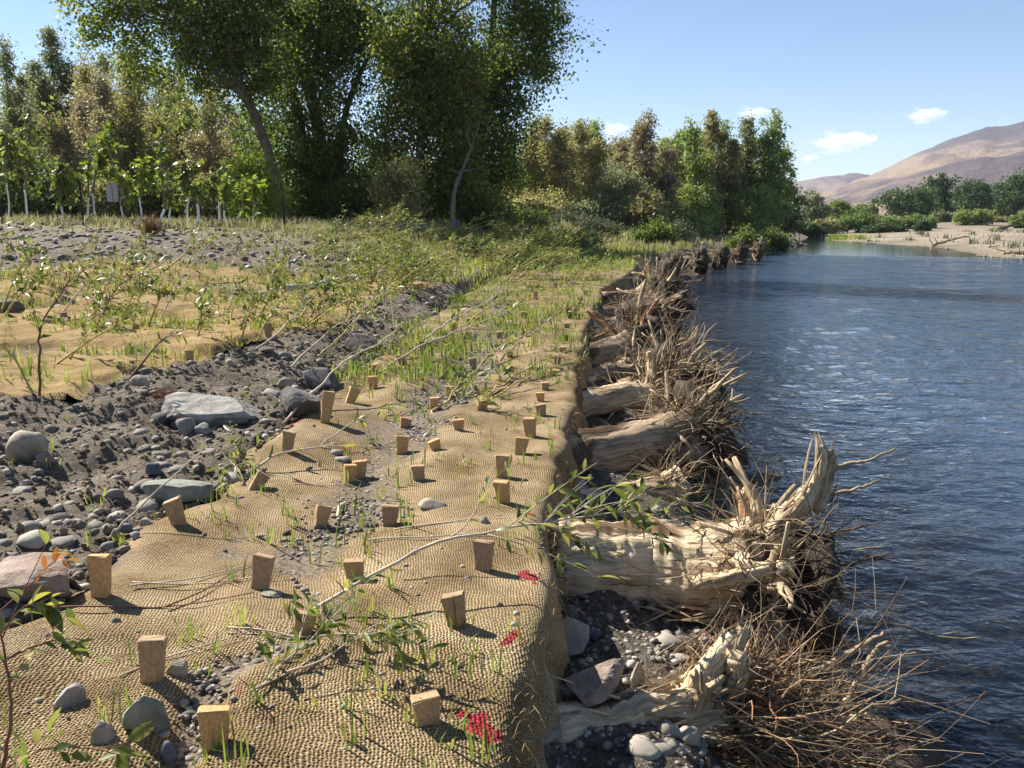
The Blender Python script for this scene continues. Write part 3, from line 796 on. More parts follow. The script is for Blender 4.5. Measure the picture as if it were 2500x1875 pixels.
# tree by its picture extent: left, right, top pixel, distance
def tree_px(name, label, l, r, top, y, mat, style, seed, group=None, cat='tree', bark='bark', bottom=.22, dens=1.0, lsize=None, warm=0., ntr=1):
    rs = np.random.default_rng(seed)
    c = (l + r) / 2
    base = at_dist(c, y); s = pxm(y)
    Wd = (r - l) / s * (1.22 if style == 'spire' or group == G3 else 1.0); H = zpix(top, y) - base[2]
    lobes, trunks = [], []
    if style == 'spire':           # narrow upright tops
        n = max(4, int(Wd / .85))
        for i in range(n):
            f = (i + .5) / n - .5 + rs.normal() * .06
            h = H * (1 - .30 * abs(f) * 2 * rs.random() - .22 * rs.random())
            if i == n // 2: h = H
            x, yy = f * Wd * .86, rs.normal() * Wd * .22
            rad = Wd / n * (.85 + .35 * rs.random())
            z0 = H * bottom
            lobes.append(((x, yy, (h + z0) / 2 * .94), (rad, rad, (h - z0) / 2 * .92), rad * (h - z0)))
            lobes.append(((x * 1.02, yy, h * .90), (rad * .38, rad * .38, h * .10), .25 * rad * h))
            trunks.append(([(x * .35, yy * .3, -.2), (x * .7, yy * .7, h * .4), (x, yy, h * .93)], .045 * h ** .75 * .5, .015))
    else:
        n = {'round': 7, 'tall': 9, 'bush': 6}[style]
        z0 = H * bottom
        for i in range(n):
            f = rs.uniform(-1, 1); g = rs.random()
            zz = z0 + (H - z0) * (.12 + .76 * (i + .5) / n)
            sq = math.sqrt(max(.12, 1 - ((zz - (z0 + .42 * (H - z0))) / (.66 * (H - z0))) ** 2))
            rad = Wd * .5 * (.34 + .22 * rs.random())
            x = f * max(0, Wd * .5 * sq - rad * .7); yy = rs.normal() * Wd * .18
            rz = (H - z0) * (.15 + .08 * rs.random())
            zz = min(zz, H - rz * .9)
            lobes.append(((x, yy, zz), (rad, rad, rz), rad * rad * rz))
        lobes.append(((0, 0, z0 + .4 * (H - z0)), (Wd * .40, Wd * .36, (H - z0) * .42), Wd * Wd * .05 * H))
        for i in range(ntr):
            x = 0 if ntr == 1 else (i / (ntr - 1) - .5) * Wd * .5
            ln = rs.normal() * Wd * .12
            trunks.append(([(x * .7, 0, -.2), (x * .8 + ln * .3, 0, H * .3), (x + ln, rs.normal() * .3, H * .82)], .018 * H + .02, .02))
    ls = lsize or max(.13, 5.6 / s)
    area = Wd * H
    ncl = int(np.clip(area * 9 * dens / max(.5, (ls / .13) ** 1.2), 70, 420))
    per = 60
    return build_tree(name, label, cat, base, trunks, lobes, mat, bark, ncl, per, max(.3, Wd * .05) * (.9 if style == 'spire' else 1.1), ls, seed, group, limbs=10, warm=warm, taper=style == 'spire')
G3 = 'far trees on the other side of the river'
G1 = 'trees behind the planted saplings'
for a in [
    ('poplar_tree', 'grey green poplar with a pointed top at the far left edge', -40, 110, 92, 56, 'leaf_grey', 'spire', 401, .2),
    ('poplar_tree', 'tall thin grey green poplar spire, second from the left edge', 92, 205, 62, 60, 'leaf_grey', 'spire', 402, .2),
    ('autumn_tree', 'reddish brown autumn tree behind the saplings at the left', 120, 330, 168, 52, 'leaf_brown', 'spire', 403, .12),
    ('autumn_tree', 'olive tinted tree between the reddish brown tree and the big cottonwoods', 235, 430, 105, 58, 'leaf_olive', 'spire', 404, .12),
    ('cottonwood_tree', 'dark green tree half hidden behind the brown tree at left', 285, 500, 150, 62, 'leaf_grey', 'spire', 405, .05),
    ('autumn_tree', 'golden brown tree left of the leaning trunk', 400, 585, 205, 54, 'leaf_olive', 'spire', 406, .10),
    ('autumn_tree', 'brown tree seen through the gap left of the leaning trunk', 480, 640, 250, 50, 'leaf_brown', 'spire', 407, .1),
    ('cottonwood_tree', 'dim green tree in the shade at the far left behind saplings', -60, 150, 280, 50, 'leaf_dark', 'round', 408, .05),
]:
    tree_px(a[0], a[1], a[2], a[3], a[4], a[5], a[6], a[7], a[8], G1, bottom=a[9] * .6, dens=1.25)
BK = [('leaf_dark', 'dark'), ('leaf_olive', 'olive'), ('leaf_grey', 'grey green'), ('leaf_brown', 'brown')]
_nm = [('dim tree filling the background at the left edge', -80, 90, 300, 0), ('olive tree deep in the background behind the second sapling', 60, 220, 270, 1), ('brownish tree deep in the background behind the yellow sapling', 190, 330, 290, 3), ('dark background tree behind the pale boards', 300, 440, 330, 0), ('olive background tree left of the leaning trunk', 410, 560, 320, 1), ('dark background tree just behind the leaning trunk', 530, 700, 340, 0), ('dark background tree behind the upright trunks', 690, 860, 330, 0), ('dark background tree behind the gap in the cottonwoods', 840, 1010, 360, 0), ('dark background tree behind the tall straight trunk', 990, 1150, 350, 0), ('dark background tree behind the ragged right cottonwood', 1120, 1270, 400, 0), ('grey green background tree behind the olive trees', 1250, 1400, 420, 2), ('dark background tree under the hill gap', 1390, 1540, 450, 0), ('olive background tree behind the brown bare topped tree', 1520, 1660, 440, 1), ('dark background tree behind the right grove', 1640, 1800, 430, 0), ('dark background tree at the river end of the right grove', 1780, 1900, 440, 0)]
for i, (lb, l, r, t, c) in enumerate(_nm):
    tree_px('background_tree', lb, l, r, t, 72 if i < 10 else 86, BK[c][0], 'round', 451 + i, 'background trees', bottom=0., dens=.8)
# ---- big cottonwoods
def big(label, base, trunks, lobes, seed, nclump, mat='leaf_dark', per=92, warm=0.06, csize=.40, lsize=.145):
    return build_tree('cottonwood_tree', label, 'tree', base, trunks, lobes, mat, 'bark', nclump, per, csize, lsize, seed, 'big cottonwoods in the middle', limbs=40, surf=.42, droop=.25, warm=warm, tri=False)
D = 37.0
def rel(base, px, py, y): return tuple(aty(px, py, y) - base)
b0 = at_dist(697, D)
def L(base, px, py, y, rx, rz, w=1.0, ry=None): return (rel(base, px, py, y), (rx, ry or rx * .9, rz), w * rx * rx * rz)
big('big cottonwood with a thick leaning trunk and branches hanging over the left', b0,
    [([(0, 0, -.3), rel(b0, 672, 440, D), rel(b0, 640, 330, D - .2), rel(b0, 600, 240, D - .5), rel(b0, 545, 195, D - .8)], .30, .13),
     ([rel(b0, 596, 238, D - .5), rel(b0, 560, 130, D - .6), rel(b0, 510, 10, D - .8), rel(b0, 470, -180, D - 1)], .19, .07),
     ([rel(b0, 540, 195, D - .8), rel(b0, 440, 70, D - 1.2), rel(b0, 330, 20, D - 1.5), rel(b0, 200, 60, D - 1.8)], .09, .02)],
    [L(b0, 430, 20, D - 1, 1.9, 1.0, .6), L(b0, 250, -40, D - 1.5, 1.5, .9, .6), L(b0, 220, 60, D - 1.8, .9, .8, 1.2), L(b0, 330, 70, D - 1.6, 1.0, .9, 1.1), L(b0, 430, 150, D - 1, 1.2, 1.0, .7), L(b0, 520, 140, D, 1.5, 1.6, .8), L(b0, 560, -120, D, 2.6, 1.6, .35), L(b0, 610, 130, D, 1.6, 1.7, .9), L(b0, 350, 130, D - 1, 1.1, .8, .7), L(b0, 480, 60, D - .5, 1.5, 1.2, .9), L(b0, 600, 10, D, 1.6, 1.3, .9), L(b0, 390, -30, D - 1, 1.6, .8, .9), L(b0, 470, 260, D, .9, .9, .5), L(b0, 620, 330, D + .5, 1.0, 1.2, .6)], 501, 400)
b1 = at_dist(790, 42)
big('big dark cottonwood with several upright trunks in the middle', b1,
    [([(-.6, 0, -.3), rel(b1, 735, 330, 42), rel(b1, 700, 150, 42), rel(b1, 640, -60, 42)], .30, .14),
     ([(0, .3, -.3), rel(b1, 775, 300, 42.4), rel(b1, 715, 100, 42.4), rel(b1, 700, -100, 42.5)], .34, .16),
     ([(.6, 0, -.3), rel(b1, 835, 330, 42), rel(b1, 870, 200, 42), rel(b1, 940, 60, 42)], .22, .06)],
    [L(b1, 740, 430, 42, 2.2, 1.9, 1.3), L(b1, 850, 420, 42, 1.9, 2.2, 1.3), L(b1, 700, 300, 42, 2.0, 2.0), L(b1, 820, 270, 42, 2.0, 1.8, .8), L(b1, 720, 130, 42, 2.4, 2.2), L(b1, 850, 110, 42, 2.6, 1.9, .9), L(b1, 780, -60, 42, 3.0, 1.6, .5), L(b1, 770, 20, 42, 2.6, 1.3, .8), L(b1, 900, 20, 42, 1.6, 1.2, .9), L(b1, 930, 200, 42.5, 1.0, .9, .7), L(b1, 640, 20, 42, 1.6, 1.2, .8), L(b1, 900, 520, 42, 1.6, .9, .8), L(b1, 700, 530, 41, 1.3, .7, .8)], 502, 740)
b2 = at_dist(1022, 38)
big('tall cottonwood with a straight dark trunk right of the gap', b2,
    [([(0, 0, -.3), rel(b2, 1022, 430, 38), rel(b2, 1035, 260, 38), rel(b2, 1048, 80, 38), rel(b2, 1052, -120, 38)], .24, .11),
     ([rel(b2, 1050, 130, 38), rel(b2, 1105, 40, 37.6), rel(b2, 1160, 0, 37.4)], .09, .03)],
    [L(b2, 1000, 250, 38, 1.35, 1.7), L(b2, 985, 120, 38, 1.3, 1.5), L(b2, 1090, 300, 38, 1.5, 1.7), L(b2, 1080, 130, 38, 1.8, 1.8), L(b2, 1040, -40, 38, 2.0, 1.2, .5), L(b2, 960, 360, 38, .9, 1.0, 1.2), L(b2, 990, 440, 37.5, 1.0, 1.0, 1.2), L(b2, 1100, 440, 38.5, 1.3, 1.3)], 503, 520, 'leaf_dark', warm=.22)
b3 = at_dist(1150, 41)
big('cottonwood with a ragged right edge standing out against the sky', b3,
    [([(0, 0, -.3), rel(b3, 1165, 400, 41), rel(b3, 1190, 220, 41), rel(b3, 1205, 30, 41), rel(b3, 1210, -150, 41)], .26, .10),
     ([rel(b3, 1190, 240, 41), rel(b3, 1270, 160, 41), rel(b3, 1340, 90, 41)], .08, .02)],
    [L(b3, 1150, 470, 41, 1.5, 1.3, 1.3), L(b3, 1190, 340, 41, 1.6, 1.5, 1.2), L(b3, 1225, 225, 41, 1.6, 1.3, 1.1), L(b3, 1265, 120, 41, 1.9, 1.4, 1.1), L(b3, 1290, 20, 41, 1.7, 1.3), L(b3, 1340, 75, 41, .8, .55, 1.3), L(b3, 1325, 165, 41, .8, .5, 1.2), L(b3, 1260, 285, 41, .8, .45, 1.2), L(b3, 1200, -100, 41, 2.4, 1.5, .6), L(b3, 1215, -280, 41, 2.2, 2.2, .7), L(b3, 1130, 200, 41, 1.4, 1.8), L(b3, 1210, 430, 41, .9, .8, 1.2), L(b3, 1170, 540, 40.5, 1.2, .5, 1.2)], 504, 640, warm=.08)
# broken pale trunk in front of it
b4 = at_dist(1103, 36.5)
sn = thing('dead_tree', b4, 'bare broken pale trunk leaning between the two right hand cottonwoods', 'dead tree')
mb = MB(); mb.put(*tube(smooth_path([b4 + np.array([0, 0, -.2]), aty(1108, 470, 36.5), aty(1135, 400, 36.5), aty(1170, 305, 36.4)], 14), np.linspace(.12, .02, 14), 8, True, .2, 3)); v, f, a_ = mb.get(); part('trunk', v, f, M['bark_pale'], sn, True, a_)
for pts in ([(1128, 418), (1160, 412), (1200, 393)], [(1128, 418), (1112, 418), (1090, 414)], [(1150, 360), (1140, 330), (1148, 300)]):
    mb = MB(); mb.put(*tube(smooth_path([aty(p[0], p[1], 36.4) for p in pts], 7), np.linspace(.035, .008, 7), 5)); v, f, a_ = mb.get(); part('branch', v, f, M['bark_pale'], sn, True, a_)
tree_px('young_tree', 'olive leaved young tree under the tall straight trunk', 918, 1015, 385, 34, 'leaf_olive', 'round', 505, bottom=.08, dens=1.3, warm=-.1)
tree_px('leafy_shrub', 'bright yellow green shrub left of the leaning trunk base', 545, 690, 385, 30, 'leaf_bright', 'round', 506, cat='shrub', bottom=.08, dens=.75, lsize=.11)
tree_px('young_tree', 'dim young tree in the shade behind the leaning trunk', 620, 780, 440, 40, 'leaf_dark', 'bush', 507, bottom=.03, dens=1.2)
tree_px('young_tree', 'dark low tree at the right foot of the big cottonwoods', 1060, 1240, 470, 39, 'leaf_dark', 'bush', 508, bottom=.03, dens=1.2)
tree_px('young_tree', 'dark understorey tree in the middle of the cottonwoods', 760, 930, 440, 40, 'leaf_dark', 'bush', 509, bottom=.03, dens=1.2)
G2 = 'trees along the bank to the right of the cottonwoods'
for a in [
    ('autumn_tree', 'olive brown tree with several trunks just right of the big cottonwoods', 1228, 1400, 285, 62, 'leaf_olive', 'spire', 601, .22, 4),
    ('autumn_tree', 'golden olive tree between the multi trunk tree and the small green spire', 1345, 1470, 300, 66, 'leaf_olive', 'spire', 602, .15, 2),
    ('poplar_tree', 'small green spire rising above the olive trees', 1420, 1468, 288, 72, 'leaf_green', 'spire', 603, .4, 1),
    ('grey_tree', 'low dark greyish tree with a leaning trunk in front of the hill gap', 1425, 1560, 400, 60, 'leaf_grey', 'round', 604, .2, 1),
    ('autumn_tree', 'brown bare topped tree with fine upright twigs', 1490, 1640, 288, 68, 'leaf_brown', 'spire', 605, .08, 1),
    ('cottonwood_tree', 'leafy green tree right of the brown bare topped tree', 1605, 1735, 300, 70, 'leaf_green', 'spire', 606, .05, 1),
    ('poplar_tree', 'green poplar with browning spire tops', 1690, 1790, 272, 74, 'leaf_olive', 'spire', 607, .12, 1),
    ('poplar_tree', 'grey green poplar with bare twigs in the middle of the right grove', 1755, 1865, 288, 76, 'leaf_grey', 'spire', 608, .1, 1),
    ('cottonwood_tree', 'tall green tree at the river end of the grove', 1830, 1918, 276, 76, 'leaf_green', 'spire', 609, .03, 1),
    ('cottonwood_tree', 'dark green tree leaning out beyond the end of the grove', 1880, 1962, 420, 92, 'leaf_far', 'round', 610, .03, 1),
    ('cottonwood_tree', 'low dark tree overhanging the water at the end of the grove', 1850, 1950, 490, 84, 'leaf_far', 'bush', 611, .0, 1),
    ('young_tree', 'olive young tree at the foot of the multi trunk tree', 1270, 1400, 470, 58, 'leaf_olive', 'bush', 612, .03, 1),
    ('young_tree', 'golden brown young tree under the brown bare topped tree', 1500, 1640, 440, 64, 'leaf_olive', 'bush', 613, .03, 1),
    ('young_tree', 'green young tree in front of the right grove', 1660, 1760, 440, 68, 'leaf_green', 'bush', 614, .03, 1),
    ('young_tree', 'green young tree at the right foot of the grove', 1790, 1890, 460, 72, 'leaf_green', 'bush', 615, .03, 1),
]:
    tree_px(a[0], a[1], a[2], a[3], a[4], a[5], a[6], a[7], a[8], G2, bottom=a[9], ntr=a[10], dens=1.1)
_more = [('poplar_tree', 'pale green poplar filling the middle of the right grove', 1660, 1830, 300, 80, 'leaf_green', 'spire', 621), ('autumn_tree', 'golden tree behind the olive brown multi trunk tree', 1290, 1480, 310, 74, 'leaf_olive', 'spire', 622), ('poplar_tree', 'light green poplar between the brown tree and the right grove', 1590, 1700, 320, 78, 'leaf_green', 'spire', 623), ('autumn_tree', 'muted gold tree behind the brown bare topped tree', 1450, 1620, 330, 80, 'leaf_olive', 'spire', 624)]
for a in _more: tree_px(*a, G2, bottom=.03, dens=1.1)
_more = [('poplar_tree', 'tall grey green tree above the brown trees at left', 180, 360, 130, 66, 'leaf_grey', 'spire', 421), ('autumn_tree', 'muted olive tree behind the golden brown one, left of the leaning trunk', 330, 520, 190, 66, 'leaf_olive', 'spire', 422), ('poplar_tree', 'grey green tree low at the far left, behind the first sapling', -60, 120, 190, 64, 'leaf_grey', 'spire', 423), ('autumn_tree', 'brown grey tree behind the reddish brown tree at left', 60, 240, 200, 68, 'leaf_brown', 'spire', 424)]
for a in _more: tree_px(*a, G1, bottom=.03, dens=1.1)
G3 = 'far trees on the other side of the river'
G3_ = 0
for a in [
    ('far_tree', 'rounded dark tree at the left end of the far grove', 2155, 2262, 452, 185, 'leaf_far', 'round', 701),
    ('far_tree', 'widest dark tree in the far grove, second from its left end', 2235, 2335, 432, 190, 'leaf_far', 'round', 702),
    ('far_tree', 'dark tree in the centre of the far grove', 2315, 2405, 440, 180, 'leaf_far', 'round', 703),
    ('far_tree', 'dark tree right of the centre of the far grove', 2370, 2450, 444, 195, 'leaf_far', 'round', 704),
    ('far_tree', 'tall dark tree at the right edge of the picture', 2425, 2530, 412, 185, 'leaf_far', 'round', 705),
    ('far_tree', 'small upright grey green tree at the river bend', 1962, 2012, 455, 150, 'leaf_grey', 'round', 706),
    ('far_tree', 'small pale tree just right of the river bend', 2018, 2062, 490, 170, 'leaf_thicket', 'round', 707),
    ('far_tree', 'low pale tree between the bend and the far grove', 2058, 2118, 500, 185, 'leaf_thicket', 'round', 708),
    ('far_tree', 'dark tree filling the left gap of the far grove', 2200, 2300, 462, 200, 'leaf_far', 'round', 721), ('far_tree', 'dark tree filling the middle gap of the far grove', 2290, 2390, 466, 205, 'leaf_far', 'round', 722), ('far_tree', 'dark tree filling the right gap of the far grove', 2390, 2500, 455, 205, 'leaf_far', 'round', 723),
    ('far_tree', 'small yellowing tree behind the green thicket', 2100, 2140, 508, 190, 'leaf_bright', 'round', 709),
]:
    tree_px(a[0], a[1], a[2], a[3], a[4], a[5], a[6], a[7], a[8], G3, bottom=.02, dens=.8)
G4 = 'bushes around the far gravel bar'
def bush_px(name, label, l, r, top, bot, y, mat, seed, group, ls=.3, ncl=110):
    c = (l + r) / 2; base = at_dist(c, y); s = pxm(y); Wd = (r - l) / s
    H = max(.8, zpix(top, y) - base[2])
    rs = np.random.default_rng(seed)
    lobes = []
    for i in range(7):
        f = (i + .5) / 7 - .5
        rz = H * (.42 + .1 * rs.random()) * (1 - .5 * abs(f))
        lobes.append(((f * Wd * .86, rs.normal() * Wd * .08, rz * .95), (Wd * .13, Wd * .13, rz), rz))
    build_tree(name, label, 'bush', base, [([(0, 0, -.2), (.05, 0, H * .3), (.1, .1, H * .6)], .03 * H, .01), ([(.3, 0, -.2), (.5, 0, H * .3), (.8, .1, H * .6)], .025 * H, .01)], lobes, mat, 'bark', ncl, 40, max(.25, H * .10), ls, seed, group, limbs=5)
for a in [
    ('willow_thicket', 'long pale green willow thicket along the top of the gravel bar', 2035, 2190, 515, 566, 128, 'leaf_thicket', 711, 170),
    ('willow_thicket', 'pale green willow thicket right of the long one, in front of the far grove', 2150, 2290, 520, 566, 132, 'leaf_thicket', 712, 160),
    ('willow_bush', 'dark low bush at the foot of the long pale thicket', 2110, 2230, 545, 566, 124, 'leaf_far', 713, 80),
    ('willow_bush', 'olive bush at the river bend left of the pale thicket', 1968, 2045, 532, 575, 126, 'leaf_olive', 714, 90),
    ('willow_bush', 'dark bush overhanging the bend on the left bank', 1935, 2018, 540, 580, 114, 'leaf_far', 715, 110),
    ('willow_bush', 'round dark bush at the right end of the pale thicket', 2235, 2275, 538, 562, 122, 'leaf_far', 716, 50),
    ('willow_bush', 'greyish bush behind the right part of the gravel bar', 2270, 2345, 515, 556, 150, 'leaf_grey', 717, 90),
    ('willow_bush', 'round green bush standing right of the gap behind the gravel bar', 2335, 2432, 505, 560, 140, 'leaf_green', 718, 130),
    ('willow_bush', 'bright green bush cut by the right edge of the picture', 2472, 2540, 512, 565, 125, 'leaf_thicket', 719, 100),
    ('willow_bush', 'low olive hedge of willow behind the bar near the right edge', 2400, 2490, 535, 560, 150, 'leaf_olive', 720, 60),
]:
    bush_px(a[0], a[1], a[2], a[3], a[4], a[5], a[6], a[7], a[8], G4, .30, a[9])
GB = 'understorey shrubs below the trees on the left'
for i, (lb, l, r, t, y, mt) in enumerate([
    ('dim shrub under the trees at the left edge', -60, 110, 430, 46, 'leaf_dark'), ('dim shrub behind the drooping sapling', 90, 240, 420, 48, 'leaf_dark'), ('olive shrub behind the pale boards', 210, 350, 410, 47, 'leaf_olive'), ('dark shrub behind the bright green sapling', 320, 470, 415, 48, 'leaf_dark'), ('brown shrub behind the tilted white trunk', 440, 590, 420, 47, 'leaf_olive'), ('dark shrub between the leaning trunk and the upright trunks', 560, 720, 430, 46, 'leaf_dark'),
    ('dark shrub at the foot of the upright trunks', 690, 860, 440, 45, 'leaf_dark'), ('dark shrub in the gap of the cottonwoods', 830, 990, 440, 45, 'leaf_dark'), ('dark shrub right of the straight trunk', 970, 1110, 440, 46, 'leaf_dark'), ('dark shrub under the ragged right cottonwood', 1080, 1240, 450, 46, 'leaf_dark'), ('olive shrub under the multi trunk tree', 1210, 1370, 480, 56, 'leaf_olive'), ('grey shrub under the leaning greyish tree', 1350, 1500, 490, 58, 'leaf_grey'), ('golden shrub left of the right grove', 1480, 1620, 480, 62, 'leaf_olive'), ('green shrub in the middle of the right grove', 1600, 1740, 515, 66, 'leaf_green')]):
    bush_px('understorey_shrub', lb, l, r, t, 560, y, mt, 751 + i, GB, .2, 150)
G5 = 'shrubs at the foot of the riverside trees'
for a in [
    ('sage_bush', 'grey green sage bush below the leaning greyish tree', 1395, 1520, 528, 570, 50, 'sage', 731, .12, 70),
    ('sage_bush', 'dark low shrub left of the bare dirt bump on the bank', 1555, 1650, 540, 590, 48, 'leaf_dark', 732, .14, 80),
    ('sage_bush', 'grey green shrub between the grove and the dirt bump', 1610, 1700, 535, 585, 54, 'sage', 733, .12, 70),
    ('sage_bush', 'dark bush hanging over the bank right of the dirt bump', 1780, 1870, 555, 600, 60, 'leaf_dark', 734, .16, 90),
    ('sage_bush', 'dark bush at the water edge below the end of the grove', 1850, 1930, 560, 600, 68, 'leaf_dark', 735, .16, 90),
    ('sage_bush', 'green bush in shade right of the cottonwoods', 1230, 1340, 530, 580, 46, 'leaf_dark', 736, .12, 90),
    ('sage_bush', 'pale sage bush seen under the olive trees', 1330, 1420, 540, 570, 52, 'sage', 737, .12, 60),
]:
    bush_px(a[0], a[1], a[2], a[3], a[4], a[5], a[6], a[7], a[8], G5, a[9], a[10])
print('trees', round(time.time() - T0, 1))
# ================================================================== STONES AND GRAVEL
def stone_shape(sub, seed, ang=0.0, dims=(1, 1, .6), bump=.18):
    V, F = ICO[sub]; V = V.copy(); rs = np.random.default_rng(seed)
    n = fbm(V[:, 0] * 1.3 + seed * 3.7, V[:, 1] * 1.3, V[:, 2] * 1.3 + .01, o=3, s=seed)
    V = V * (1 + bump * n)[:, None]
    if ang > 0:
        for _ in range(int(7 + 6 * ang)):
            d = unit(rs.normal(size=3)); h = V @ d; lim = rs.uniform(.45, .75) * (1.15 - .3 * ang)
            V = V - np.outer(np.maximum(h - lim, 0), d)
    V = V * (1 + .03 * fbm(V[:, 0] * 6, V[:, 1] * 6, V[:, 2] * 6 + .01, o=2, s=seed + 4))[:, None]
    V /= np.abs(V).max(0)
    return V * (np.asarray(dims) * .5), F
def stone(name, label, l, r, t, b, mat, seed, ang=0., cat='stone', group=None, flat=None, zbase=None, rot=None, sub=3, sink=.22):
    """stone by its picture box"""
    c = (l + r) / 2
    P = hit(c, b) if zbase is None else atz(c, b, zbase)
    dist = np.linalg.norm(P - [0, 0, CAMZ]); s = FPX / (dist * .97)
    w = (r - l) / s; dep = math.asin(min(1, (CAMZ - P[2]) / dist))
    vis = (b - t) / s
    dpt = w * (.75 if flat is None else flat)
    h = max(.25 * w, (vis - dpt * math.sin(dep) * .75) / math.cos(dep))
    H = h / (1 - sink)
    V, F = stone_shape(sub, seed, ang, (w, dpt, H))
    a = (np.random.default_rng(seed).uniform(-.4, .4) if rot is None else rot)
    ca, sa = math.cos(a), math.sin(a)
    V = np.stack([V[:, 0] * ca - V[:, 1] * sa, V[:, 0] * sa + V[:, 1] * ca, V[:, 2]], -1)
    cy = P[1] + dpt * .42
    loc = np.array([P[0] * cy / max(P[1], .1), cy, P[2] + H * (.5 - sink)])
    return add(name, new_mesh(name, V, F, M[mat], ang < .6), None, loc, label, cat, group)
